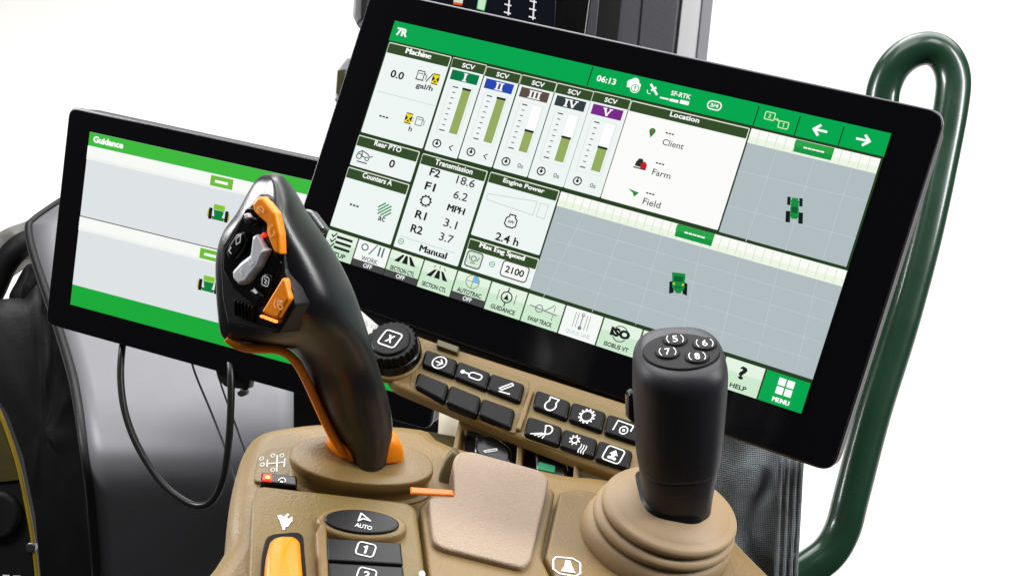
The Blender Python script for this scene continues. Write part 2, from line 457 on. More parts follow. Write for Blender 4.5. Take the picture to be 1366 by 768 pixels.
    ic = Flat(F, W2).o(541.5, 131.5).box(0, 0, 78, 1); ic.build('divider', em((205, 215, 214)), o)
    text(F, '---', 512, 156, 12.5, 2, ink, o, W2, .03)
    ic = Flat(F, W2).o(559, 162); ic.rrect(0, 0, 8.5, 11, 1, 1.2).box(0, -2.5, 6, 1).line([(4, -4), (7, -1), (7, 4)], 1.1).box(-8, -2, 1.4, 1.4).box(-8, 2, 1.4, 1.4); ic.build('icon', gry, o)
    text(F, 'h', 547.5, 172, 4.5, 7, ink, o, W2, .015)
    # selective control valves
    def roman(x, y, s, o):
        ic = Flat(F, W4).o(x, y); H = 10.5
        def bar(cx): ic.box(cx, 0, 2.6, H).box(cx, -H/2+.6, 5.6, 1.3).box(cx, H/2-.6, 5.6, 1.3)
        def vee(cx):
            ic.line([(cx-4, -H/2+1), (cx, H/2-1)], 2.7).line([(cx+4, -H/2+1), (cx, H/2-1)], 1.8).box(cx-4, -H/2+.6, 5.4, 1.3).box(cx+4, -H/2+.6, 4.6, 1.3)
        if s == 'I': bar(0)
        elif s == 'II': bar(-2.8); bar(2.8)
        elif s == 'III': bar(-5.6); bar(0); bar(5.6)
        elif s == 'IV': bar(-6); vee(3.4)
        else: vee(0)
        ic.build('numeral', wht, o)
    V = [((605, 76.5), (610, 212.5), 'I', (0, 122, 72), 1.0), ((650, 88.5), (656.5, 224), 'II', (38, 72, 176), 1.0),
         ((697, 99.5), (703.5, 237), 'III', (92, 78, 70), .48), ((744, 110.5), (752, 250.5), 'IV', (52, 62, 66), .54), ((792.5, 121.5), (801, 264), 'V', (120, 42, 136), .52)]
    for i, (tl, br, s, c, lvl) in enumerate(V):
        o = tile(tl, br, None, name='panel_tile')
        r = rect(F, tl, br, W1); kv = F.scale(*tl, W1)[1]; ku = F.scale(*tl, W1)[0]; wd = r[2]-r[0]; ht = r[1]-r[3]
        def px(u, v): q = to_px(F.P(r[0]+u*wd, r[1]-v*ht, W1)); return q.x, q.y
        quad('outline', (r[0], r[1], r[2], r[1]-.105*ht), W1+.0001, em((225, 235, 215)), o, .0008)
        quad('title_bar', (r[0]+.0003, r[1]-.0005, r[2]-.0003, r[1]-.105*ht), W2, ttl, o, .0006)
        text(F, 'SCV', *px(.5, .057), 17, 6.5, wht, o, W3, .02)
        quad('badge', (r[0]+.1*wd, r[1]-.125*ht, r[2]-.1*wd, r[1]-.228*ht), W3, em(c), o)
        x, y = px(.5, .176); roman(x, y, s, o)
        quad('gauge_field', (r[0]+.17*wd, r[1]-.265*ht, r[2]-.15*wd, r[1]-.80*ht), W2, em((224, 232, 230)), o, .0012)
        quad('gauge_field', (r[0]+.195*wd, r[1]-.27*ht, r[2]-.175*wd, r[1]-.795*ht), W2+.0001, em((240, 246, 244)), o, .0011)
        ic = Flat(F, W3)
        for k in range(9):
            x, y = px(.32, .295+.46*k/8); ic.o(x, y).box(0, 0, 7.5 if k in (0, 8) else 4.2, 1.6 if k in (0, 8) else 1.2)
        ic.build('gauge_scale', em((70, 76, 76)), o)
        quad('gauge_track', (r[0]+.56*wd, r[1]-.285*ht, r[0]+.80*wd, r[1]-.765*ht), W3, wht, o)
        top = .285+.48*(1-lvl)
        quad('gauge_bar', (r[0]+.56*wd, r[1]-(top+.005)*ht, r[0]+.80*wd, r[1]-.765*ht), W4, olive, o)
        quad('gauge_cap', (r[0]+.55*wd, r[1]-top*ht, r[0]+.81*wd, r[1]-(top+.022)*ht), W4+.0002, ink, o)
        x, y = px(.3, .9); ic = Flat(F, W2).o(x, y); ic.ring(0, 0, 6, 1.6).disc(0, 0, 2).line([(0, 0), (0, -4)], 1.4); ic.build('icon', ink, o)
        x, y = px(.72, .905)
        if i < 2: ic = Flat(F, W2).o(x, y).line([(2, -3.5), (-2, 0), (2, 3.5)], 1.3); ic.build('icon', ink, o)
        else: text(F, '0s', x, y, 8, 6.5, gry, o, W2, .01)
    # location
    o = tile((842.5, 133.6), (958, 307.5), 'Location', 913.5, 156.5, 40, 7, mt=tw)
    for s, x, y, wd, hh, dx, dy in (('Client', 898, 192.5, 29, 8.5, 893.5, 178.5), ('Farm', 882.5, 232, 25, 8.5, 880.5, 218.5), ('Field', 869.5, 271, 24, 9, 867.5, 258.5)):
        text(F, s, x, y, wd, hh, em((70, 76, 78)), o, W2, .0); text(F, '---', dx, dy, 11.5, 1.8, ink, o, W2, .03)
    ic = Flat(F, W2).o(870, 176); ic.disc(0, -1, 4.2).poly([(-3.4, 1.5), (3.4, 1.5), (0, 8)]); ic.build('icon', em((30, 130, 60)), o)
    ic = Flat(F, W3).o(870, 175).disc(0, 0, 1.8); ic.build('icon', em((200, 60, 50)), o)
    ic = Flat(F, W2).o(855, 218); ic.poly([(-7, 0), (-4, -6), (1, -6), (4, 0), (4, 5), (-7, 5)]).line([(-8, 7), (8, 7)], 1.6); ic.build('icon', em((50, 50, 40)), o)
    ic = Flat(F, W3).o(858, 220); ic.poly([(-3, -1), (1, -5), (5, -1), (5, 5), (-3, 5)]); ic.build('icon', em((200, 30, 40)), o)
    ic = Flat(F, W2).o(844, 257); ic.poly([(-8, -4), (8, -2), (3, 5), (0, 0)]); ic.build('icon', em((30, 140, 60)), o)
    # guidance maps
    mapc = em((177, 189, 193)); stripe = em((238, 246, 228)); grid = em((190, 202, 207)); tk = em((206, 220, 196))
    def gmap(tl, br, badge, strip_px, lines, n):
        r = rect(F, tl, br, W1); o = quad('map_view', r, W1, mapc, t)
        kv = F.scale(*tl, W1)[1]; sh = strip_px/kv
        quad('heading_scale', (r[0], r[1], r[2], r[1]-sh), W2, stripe, o)
        quad('heading_scale', (r[0], r[1], r[2], r[1]-sh*.55), W2+.0001, em((250, 252, 246)), o)
        ic = Flat(F, W3)
        for k in range(1, n):
            u = r[0]+(r[2]-r[0])*k/n; q = to_px(F.P(u, r[1]-sh/2, W3)); ic.o(q.x, q.y).box(0, 0, .9, strip_px*.95)
        ic.build('heading_scale', tk, o)
        (bx, by, bw, bh) = badge
        ic = Flat(F, W4).o(bx, by).box(0, 0, bw, bh); ic.build('heading_badge', em((20, 150, 66)), o)
        ic = Flat(F, W4+.0001).o(bx, by-bh*.2).box(0, 0, bw, bh*.5); ic.build('heading_badge', em((40, 165, 70)), o)
        ic = Flat(F, W4+.0003).o(bx, by)
        for k in range(5): ic.box((k-2)*5.8, 0, 5, 2)
        ic.build('lettering', wht, o)
        ic = Flat(F, W2)
        for a, b, wd in lines: ic.line([a, b], wd)
        ic.build('grid_line', grid, o)
        return o
    o = gmap((1003, 171.5), (1129, 356), (1085.5, 200, 52, 17), 20, [((1041, 186), (995, 322), .9), ((1090, 200), (1048, 334), .9), ((1140, 215), (1098, 345), .9), ((985, 228), (1156, 268), .9), ((972, 275), (1141, 318), .9)], 14)
    G1, G2, TY, YE = em((20, 140, 66)), em((10, 96, 46)), em((22, 26, 26)), em((225, 205, 40))
    def tractor_top(o, x, y):
        ic = Flat(F, W3).oa(x, y); ic.box(-8.5, 12, 6, 15).box(8.5, 12, 6, 15).box(-8, -9, 4.5, 11).box(8, -9, 4.5, 11); ic.build('icon', TY, o)
        ic = Flat(F, W4).oa(x, y); ic.box(0, 10, 12, 4).box(0, -9, 13, 3).poly([(-4, -14), (4, -14), (6, 2), (4, 14), (-4, 14), (-6, 2)]); ic.build('icon', G1, o)
        ic = Flat(F, W4+.0002).oa(x, y); ic.box(0, 2, 8, 8); ic.build('icon', G2, o)
    tractor_top(o, 1060, 278)
    def tractor_rear(o, x, y, F=F, s=1.0):
        ic = Flat(F, W3).oa(x, y); ic.poly([(-12*s, 15*s), (-12*s, -1*s), (-6*s, -3*s), (-6*s, 13*s)]).poly([(12*s, 15*s), (12*s, -1*s), (6*s, -3*s), (6*s, 13*s)]); ic.build('icon', TY, o)
        ic = Flat(F, W4).oa(x, y); ic.poly([(-9*s, -14*s), (9*s, -14*s), (8*s, 6*s), (3*s, 13*s), (-3*s, 13*s), (-8*s, 6*s)]); ic.build('icon', G1, o)
        ic = Flat(F, W4+.0002).oa(x, y); ic.box(0, -6*s, 12*s, 7*s).box(0, 5*s, 9*s, 2*s); ic.build('icon', G2, o)
        ic = Flat(F, W4+.0004).oa(x, y); ic.box(-6*s, 1*s, 2.4*s, 3*s).box(6*s, 1*s, 2.4*s, 3*s); ic.build('icon', YE, o)
    ln = []
    for k, xb in enumerate((735, 800, 858, 910, 960, 1010, 1062)):
        xt = 780+k*52; ln.append(((xt, 283+(xt-780)*.26), (xb-(10 if k < 3 else 0), 396+(xb-735)*.3), .8))
    for f in (.2, .4, .62, .82): ln.append(((749-36*f*.95, 275+112*f), (1122-46*f, 380+122*f), .8))
    o = gmap((749, 255.5), (1084, 506), (926.5, 313.5, 51, 17), 20, ln, 34)
    tractor_rear(o, 905, 378)
    # left column
    o = tile((479, 179.5), (548, 243.5), 'Rear PTO', 517.5, 195.5, 37, 7.2)
    ic = Flat(F, W2).o(485, 209); ic.ring(-6, 1, 4, 1.3).ring(5, 2, 3, 1.2).line([(-9, -3), (-4, -7), (4, -5), (8, -1), (11, -3)], 1.3).line([(-4, -7), (-2, 0), (3, 1)], 1.3).box(0, 8, 14, 1.6); ic.build('icon', em((70, 76, 74)), o)
    text(F, '0', 523, 218.5, 7.5, 11, ink, o, W2, .02)
    o = tile((465, 222), (521.5, 327), 'Counters A', 503.5, 239, 41, 7.4)
    text(F, '---', 472.5, 274, 12.5, 2.2, ink, o, W2, .03)
    ic = Flat(F, W2).o(513, 280)
    for k in range(-2, 3):
        a = 7-abs(k)*1.6; ic.line([(-a+k*2.6, a+k*2.6), (a+k*2.6, -a+k*2.6)], 1.8)
    ic.build('icon', em((20, 140, 66)), o); text(F, 'ac', 509, 292, 9.5, 6, ink, o, W2, .01)
    o = tile((564, 204), (611, 356), 'Transmission', 605.5, 222.5, 52, 7.6)
    for s, x, y, wd, hh in (('F2', 580.5, 230.5, 14, 11), ('F1', 574, 249, 14, 11), ('R1', 561.5, 287, 15, 11), ('R2', 556, 306, 16, 11)): text(F, s, x, y, wd, hh, ink, o, W2, .02)
    for s, x, y, wd, hh in (('18.6', 621.5, 242.5, 25, 11), ('6.2', 614.5, 261.5, 19, 11), ('MPH', 608.5, 279.5, 23, 9), ('3.1', 601, 298.5, 18, 11), ('3.7', 595.5, 317.5, 19, 11)):
        text(F, s, x, y, wd, hh, em((60, 66, 68)) if s != 'MPH' else ink, o, W2, .004 if s != 'MPH' else .012)
    ic = Flat(F, W2).o(568, 268); ic.ring(0, 0, 7, 1.8, 20)
    for k in range(10): ic.box(7.3*math.cos(R(36*k)), 7.3*math.sin(R(36*k)), 2, 2)
    ic.build('icon', ink, o)
    ic = Flat(F, W2).o(570, 326).box(0, 0, 76, 1); ic.build('divider', em((200, 212, 208)), o)
    text(F, 'Manual', 578, 336, 37, 9, ink, o, W2, .012)
    ic = Flat(F, W2).o(535, 322); ic.ring(0, 0, 4, 1.2).box(0, 0, 4, 1.2); ic.build('icon', em((110, 170, 130)), o)
    o = tile((654.5, 228.5), (720, 341), 'Engine Power', 698.5, 248.5, 57, 8)
    ic = Flat(F, W2).o(684, 272); ic.line([(-36, -4), (30, -12), (30, 7), (-36, 4)], 1, True).o(722, 283).rrect(1, -2, 11, 19, 1, 1); ic.build('icon', em((200, 212, 200)), o)
    ic = Flat(F, W2).o(682, 294.5); ic.line([(-4, -8), (4, -8), (4, -5), (7.5, -2), (7.5, 6), (4, 9), (-4, 9), (-7.5, 6), (-7.5, -2), (-4, -5)], 1.7, True); ic.build('icon', ink, o)
    text(F, 'kW', 682, 296, 8, 4.5, ink, o, W2, .02)
    text(F, '2.4 h', 676.5, 319, 32, 11, ink, o, W2, .016)
    o = tile((627, 317), (707.5, 386), 'Max Eng Speed', 669.5, 336.5, 62, 8.4)
    def btn(x, y, wd, hh, bc):
        ic = Flat(F, W2).o(x, y).box(0, 0, wd+1, hh+1); ic.build('soft_button', em(bc), o)
        ic = Flat(F, W3).o(x, y).rrect(0, 0, wd, hh, 4, 1.6); ic.build('soft_button', em((75, 82, 80)), o)
    btn(632, 346.5, 21, 21, (214, 236, 214)); btn(686.5, 362, 36, 21, (250, 252, 250))
    ic = Flat(F, W4).o(632, 345); ic.ring(0, 0, 4, 1.2).box(0, 6, 7, 1.2).line([(-7, -3), (-5, 2)], 1.1).line([(7, -3), (5, 2)], 1.1); ic.build('icon', em((90, 96, 90)), o)
    ic = Flat(F, W2).o(656.5, 352.5); ic.ring(0, 0, 4, 1.2).box(0, 0, 4, 1.2); ic.build('icon', em((110, 170, 130)), o)
    text(F, '2100', 686.5, 362, 26, 9.5, ink, o, W4, .02)
    # soft keys
    vtop = (F.hit(438, 305).y+F.hit(1085, 509).y)/2; vbot = -.0686
    tops = [(438, 304), (480, 316.5), (523, 331), (567, 346), (612, 359), (657, 374), (706, 389.5), (756, 406), (806.5, 422.5), (859, 439), (914, 456), (969, 473.5), (1023, 491), (1085, 509)]
    us = [F.hit(*p).x for p in tops]; us[0] = -.1385; us[-1] = .1385
    keyl = em((206, 234, 206)); keyw = em((246, 250, 247)); keym = em((228, 244, 226)); dk = em((70, 70, 72))
    names = ['SETUP', 'WORK', 'SECTION CTL', 'SECTION CTL', 'AUTOTRAC', 'GUIDANCE', 'SWAP TRACK', 'QUICK LINE', 'ISOBUS VT', None, None, 'HELP', 'MENU']
    kh = vtop-vbot
    for i, nm in enumerate(names):
        u0, u1 = us[i]+.0004, us[i+1]-.0004; off = i in (1, 2, 4); lite = i in (1, 7)
        vb2 = vbot+(.24*kh if off else 0)
        o = quad('soft_key', (u0, vtop-.0006, u1, vb2), W1, hdr if i == 12 else (keyw if lite else keym), t)
        if not lite and i != 12: quad('key_tint', (u0, vtop-.42*(vtop-vb2), u1, vb2), W1+.0001, keyl, o)
        if off:
            quad('status_bar', (u0, vb2-.0003, u1, vbot), W1, dk, o)
            q = to_px(F.P((u0+u1)/2, (vb2+vbot)/2, W2)); text(F, 'OFF', q.x, q.y, 12, 6, wht, o, W2, .012)
        q = to_px(F.P((u0+u1)/2, vb2+(.11 if off else .17)*kh, W2))
        if nm: text(F, nm, q.x, q.y, min(34 if i != 0 else 26, (u1-u0)*F.scale(q.x, q.y)[0]*.9) if len(nm) > 5 else 19+len(nm), 6.2, wht if i == 12 else (gry if i == 1 else (em((205, 215, 220)) if i == 7 else ink)), o, W2, .022)
        c = to_px(F.P((u0+u1)/2, vb2+(.5 if off else .6)*kh, W2)); ic = Flat(F, W2).o(c.x, c.y); mt = ink
        if i == 0:
            for k in (-7, 0, 7): ic.box(4, k, 22, 3.4).line([(-14, k-1), (-11.5, k+1.5), (-8, k-4)], 1.8)
        elif i == 1: ic.ring(-11, 0, 5, 1.7).line([(-3, 7), (4, -7)], 1.7).box(9, 0, 2.2, 13).box(14, 0, 2.2, 13); mt = em((95, 110, 118))
        elif i in (2, 3): ic.poly([(-3, -6), (-6, -6), (-15, 5), (-8, 5)]).poly([(-1.5, -6), (1.5, -6), (4, 5), (-4, 5)]).poly([(3, -6), (6, -6), (15, 5), (8, 5)]).line([(-6, -11), (-8, -8)], 1).line([(0, -12), (0, -9)], 1).line([(6, -11), (8, -8)], 1)
        elif i == 4: ic.ring(0, 0, 9.5, 1).box(0, 0, .9, 18).box(0, 0, 18, .9); mt = gry
        elif i == 5: ic.ring(0, 0, 8, 1.6).poly([(0, -4.5), (3.6, 3.5), (-3.6, 3.5)]).box(0, -10, 1.6, 6).box(0, 10, 1.6, 6).box(-12, 0, .8, 14).box(12, 0, .8, 14)
        elif i == 6: ic.line([(-19, 0), (19, 3)], 1.4).ring(-6, 1, 5.5, 1.3).line([(2, 1), (9, -5), (12, -9)], 1.2).box(14, -4, 1, 8).box(14, 8, 1, 8); mt = gry
        elif i == 7:
            for k in (-10, -6, 6, 10): ic.box(k, 0, .8, 20)
            ic.disc(0, 9, 2.6).box(0, 0, 1.2, 18).ring(0, -9, 2.5, 1); mt = gry
        elif i == 8:
            q2 = to_px(F.P((u0+u1)/2, vb2+.62*kh, W2)); text(F, 'ISO', q2.x, q2.y, 27, 12, ink, o, W2, .06)
            ic.ring(0, 0, 11, 1.2, 8, 215, 325).ring(0, 0, 11, 1.2, 8, 35, 145)
        elif i == 9: ic.disc(0, 0, 4)
        elif i == 10: ic.disc(0, 0, 4)
        elif i == 11:
            q2 = to_px(F.P((u0+u1)/2, vb2+.62*kh, W2)); text(F, '?', q2.x, q2.y, 11, 18, ink, o, W2, .03); continue
        elif i == 12:
            for a in (-1, 1):
                for b in (-1, 1): ic.box(a*6, b*6, 10, 10)
            mt = wht
        ic.build('icon', mt, o)
        if i == 4:
            ic = Flat(F, W3).o(c.x, c.y); ic.poly([(.6, -.6), (.6, -8.5), (4, -7.6), (7.6, -4), (8.5, -.6)]); ic.build('icon', em((110, 190, 235)), o)
    return tractor_rear
rear = main_display()

def left_display():
    F = FL; s = 1.035
    # keep the left edge where it is, the enlarged body grows to the right
    t = thing('touchscreen_display', F, 'black touchscreen with green bars and split guidance view behind the orange-edged joystick', 'display', 'operator displays')
    display_body(F, t, 1.0, x1=.1597*1.09)
    W1, W2, W3 = .0006, .0010, .0014
    x0, x1, yt, yb = -.1385, .1385*1.08, .0686, -.0686
    def quad(name, r, wz, mt, par):
        return mk(name, [F.P(a.x, a.y, wz) for a in rpts(*r)], [(0, 1, 2, 3)], mt, par)
    scr = quad('screen', (x0, yt, x1, yb), .0002, em((224, 228, 230)), t)
    g = em((62, 186, 62)); wht = em((255, 255, 255))
    v1 = (F.hit(119, 195).y+F.hit(408, 258).y)/2
    h = quad('header_bar', (x0, yt, x1, v1), W1, g, t); text(F, 'Guidance', 144.5, 190, 41, 9, wht, h, W2, .04)
    vbm = (F.hit(97.5, 379.5).y+F.hit(300, 432).y)/2
    quad('footer_bar', (x0, vbm, x1, yb), W1, em((26, 170, 58)), t)
    vm = F.hit(109, 288).y
    xr = F.hit(475, 330).x
    for (a, b) in ((v1, vm+.0003), (vm-.0004, vbm)):
        p = quad('map_view', (x0, a-.0002, x1, b), W1, em((222, 227, 229)), t)
        quad('heading_scale', (x0, a-.0002, x1, a-.0088), W2, em((248, 250, 246)), p)
        quad('heading_scale', (x0, a-.0088, x1, a-.0108), W2, em((238, 243, 240)), p)
        uc = F.hit(297, 243).x if a == v1 else F.hit(283, 337).x
        quad('heading_badge', (uc-.0095, a-.0012, uc+.0095, a-.009), W3, em((110, 190, 60)), p)
        quad('heading_badge', (uc-.0055, a-.0042, uc+.0055, a-.0062), W3+.0003, wht, p)
        rear_px = (291.5, 285) if a == v1 else (278, 380)
        ic = Flat(F, W2).o(*rear_px); ic.box(-11, 2, 4.5, 15).box(11, 2, 4.5, 15).box(0, 6, 20, 2); ic.build('icon', em((24, 28, 28)), p)
        ic = Flat(F, W3).o(*rear_px); ic.box(0, -8, 15, 7); ic.build('icon', em((130, 200, 50)), p)
        ic = Flat(F, W3+.0002).o(*rear_px); ic.poly([(-7, -4), (7, -4), (5, 6), (8, 6), (8, 9), (-8, 9), (-8, 6), (-5, 6)]); ic.build('icon', em((14, 130, 60)), p)
        ic = Flat(F, W2+.0002).o(*rear_px); ic.box(-14, 2, 1.6, 10).box(14, 2, 1.6, 10); ic.build('icon', em((190, 180, 60)), p)
    quad('divider', (x0, vm+.0003, x1, vm-.0004), W1+.0001, em((90, 82, 60)), t)
    p = quad('map_view', (F.hit(470, 425).x, F.hit(480, 412).y, x1, F.hit(515, 505).y), W2+.0001, em((252, 252, 250)), t)
    text(F, '5 cm', 497, 434, 22, 7, em((190, 194, 196)), p, W3+.0002, 0)
left_display()

# ------------------------------------------------------------------ console (armrest)
def hits(px, w): return [FK.hit(x, y, w) for x, y in px]
def ell(F, xc, yc, rx, ry, w, n=40, tilt=0):
    ct, st = math.cos(R(tilt)), math.sin(R(tilt))
    return [F.hit(xc+rx*math.cos(a)*ct-ry*math.sin(a)*st, yc+rx*math.cos(a)*st+ry*math.sin(a)*ct, w) for a in (2*math.pi*i/n for i in range(n))]
def face(x, y, d, tilt=0, yaw=0):
    """upright frame facing the seat at a pixel and depth; tilt leans its top back"""
    N = Matrix.Rotation(R(tilt), 3, RIGHT) @ (Matrix.Rotation(R(yaw), 3, DOWN) @ -FWD)
    return Frame(at(x, y, d), RIGHT, N)

def console():
    F = FK
    t = thing('armrest_console', F, 'tan plastic armrest console with orange slider, black oval button and padded rest', 'console')
    body = [(304, 850), (301, 740), (304, 690), (313, 642), (326, 607), (343, 591), (375, 583), (440, 577), (560, 584), (598, 606), (735, 642), (800, 650), (925, 676), (968, 722), (1003, 850)]
    sm = [FK.hit(p[0], p[1], -.012) for p in cat(body, 4, True)]
    slab('body', F, sm, -.16, -.002, M['tan'], t, bev=.010, seg=6)
    pslab('rear_deck', F, [(560, 570), (890, 628), (890, 730), (560, 720)], -.10, -.030, M['olive'], t, r=.004, bev=.003)
    # rear tray with the shift pattern
    pslab('shift_plate', F, [(338, 642), (344, 607), (357, 598), (400, 592), (420, 645)], -.004, -.0005, M['tan2'], t, r=.003, bev=.0006)
    ic = Flat(F, -.0003)
    ic.line([(357, 618), (380, 616)], 1.6).line([(370, 607), (369, 628)], 1.6).line([(357, 613), (356, 622)], 1.4).line([(380, 611), (379, 622)], 1.4)
    ic.build('lettering', M['white'], t)
    for x, y in ((349, 611), (350, 619), (364, 607), (376, 607), (364, 626)):
        ic = Flat(F, -.0003).o(x, y).ring(0, 0, 3, 1, 8); ic.build('lettering', M['white'], t)
    b = pslab('indicator', F, [(348, 642), (349, 629), (396, 634), (397, 647)], -.002, .006, M['gloss'], t, r=.0008)
    pslab('lamp', F, [(350, 640), (351, 631), (363, 632), (363, 641)], .005, .0066, M['redled'], b, r=.0006, bev=.0003)
    ic = Flat(F, .0070).o(357, 636).disc(0, 0, 3.6, 12, 2.6); ic.build('lamp', M['led'], b)
    ic = Flat(F, .0064).o(376, 641).ring(0, 0, 5, 1.2, 12, 170, 370).box(0, 1, 4, 2); ic.build('icon', M['white'], b)
    # front deck
    H = .006
    fd = pslab('front_deck', F, [(336, 668), (341, 650), (350, 646), (545, 668), (556, 676), (572, 800), (330, 800)], -.010, H, M['tan2'], t, r=[.003, .003, .003, .003, .003, 0, 0], bev=.0022, seg=4)
    # rabbit mark
    ic = Flat(F, H+.0003)
    ic.poly([(372, 690), (377, 688), (384, 690), (388, 696), (384, 702), (376, 702), (374, 697)]).poly([(384, 692), (390, 688), (390, 696)]).poly([(370, 687), (376, 686), (378, 691), (372, 692)]).poly([(378, 689), (384, 684), (386, 686), (381, 691)]).poly([(376, 701), (381, 701), (380, 706), (377, 706)])
    ic.build('icon', M['white'], fd)
    # slider
    pslab('slider_slot', F, [(349, 740), (356, 712), (404, 708), (412, 800), (345, 800)], H-.002, H+.0006, M['black'], t, r=.004, bev=.0004)
    sl = pslab('slider', F, [(355, 738), (361, 716), (372, 711), (392, 711), (401, 717), (408, 800), (352, 800)], H, H+.008, M['orange'], t, r=.003, bev=.003, seg=5, dome=.001)
    pslab('ridge', F, [(421, 708), (427, 696), (436, 698), (441, 800), (426, 800)], H-.002, H+.004, M['tan'], t, r=.0016, bev=.0016)
    # oval button
    rim = slab('button_rim', F, ell(F, 483, 695.5, 61, 21.5, H+.004, tilt=5), H-.002, H+.004, M['tan'], t, bev=.002, seg=4)
    ob = slab('oval_button', F, ell(F, 483, 694, 50, 15.5, H+.0052, tilt=5), H, H+.0052, M['plate'], t, bev=.0008)
    text(F, 'AUTO', 485, 701.5, 23, 5.5, M['white'], ob, H+.0056, .012)
    ic = Flat(F, H+.0056); ic.line([(478, 694), (482, 684), (494, 694), (484, 691), (478, 694)], 2); ic.build('icon', M['white'], ob)
    for lab, px, c in (('1', [(436, 716), (535, 723), (538, 752), (438, 746)], (488, 732)), ('2', [(438, 749), (538, 755), (543, 800), (441, 800)], (489, 766))):
        k = pslab('key', F, px, H, H+.004, M['plate'], t, r=.0008, bev=.0008)
        if lab == '2': text(F, lab, c[0], c[1], 8.5, 10, M['white'], k, H+.0043, .02)
        else: ic = Flat(F, H+.0043).o(*c).line([(-2.6, -2.6), (.4, -4.6), (.4, 4.8)], 2.4); ic.build('lettering', M['white'], k)
        ic = Flat(F, H+.0043).o(*c).rrect(0, 0, 24, 17, 4, 1.8); ic.build('icon', M['white'], k)
    pslab('screw_cap', F, ell_px(563, 764, 5, 5), H-.002, H+.002, M['palegrey'], t, bev=.0008)  # silver screw; its highlight is painted in by the pale colour
    # middle block under the pad and right deck
    pslab('middle_deck', F, [(560, 676), (570, 662), (606, 650), (735, 650), (741, 656), (722, 742), (738, 775), (740, 800), (576, 800)], -.010, .004, M['tan'], t, r=[.002, .003, 0, .002, .002, .003, .003, 0, 0], bev=.0015)
    rd = pslab('right_deck', F, [(746, 656), (768, 650), (930, 682), (968, 722), (995, 800), (744, 800), (743, 773), (727, 742)], -.010, .0045, M['tan'], t, r=.002, bev=.0015)
    ic = Flat(F, .0048); ic.line([(742, 742), (764, 744), (774, 750), (774, 764), (768, 768), (746, 764), (738, 758), (738, 746)], 2.2, True)
    ic.poly([(754, 746), (761, 747), (763, 754), (768, 764), (748, 761), (753, 754)]); ic.build('icon', M['white'], rd)
    # pad: a flat front part that sweeps up at the back
    FP = Frame(FK.P(*FK.hit(650, 745), .0065), FK.U, Matrix.Rotation(R(5), 3, FK.U) @ FK.N)
    pslab('wrist_pad', FP, [(572, 663), (606, 660), (604, 614), (611, 602), (630, 601), (720, 626), (733, 636), (730, 655), (708, 747), (698, 757), (590, 730), (578, 722)], -.012, .0008, M['pad'], t, r=[.002, .0012, .003, .003, .003, .003, .003, .003, .003, .003, .003, .003], bev=.0012, seg=4)
    # small orange lever and olive fin beside the pad
    pslab('latch', F, [(547, 648), (604, 652), (607, 660), (548, 657)], .0090, .010, M['orange2'], t, r=.0006, bev=.0008)
    G = face(600, 630, .512, 0, 0)
    pslab('fin', G, [(583, 662), (585, 632), (594, 610), (604, 600), (611, 604), (609, 662)], -.012, .0, M['olive'], t, r=.002, bev=.0015)
def ell_px(x, y, rx, ry, n=16): return [(x+rx*math.cos(2*math.pi*i/n), y+ry*math.sin(2*math.pi*i/n)) for i in range(n)]
console()

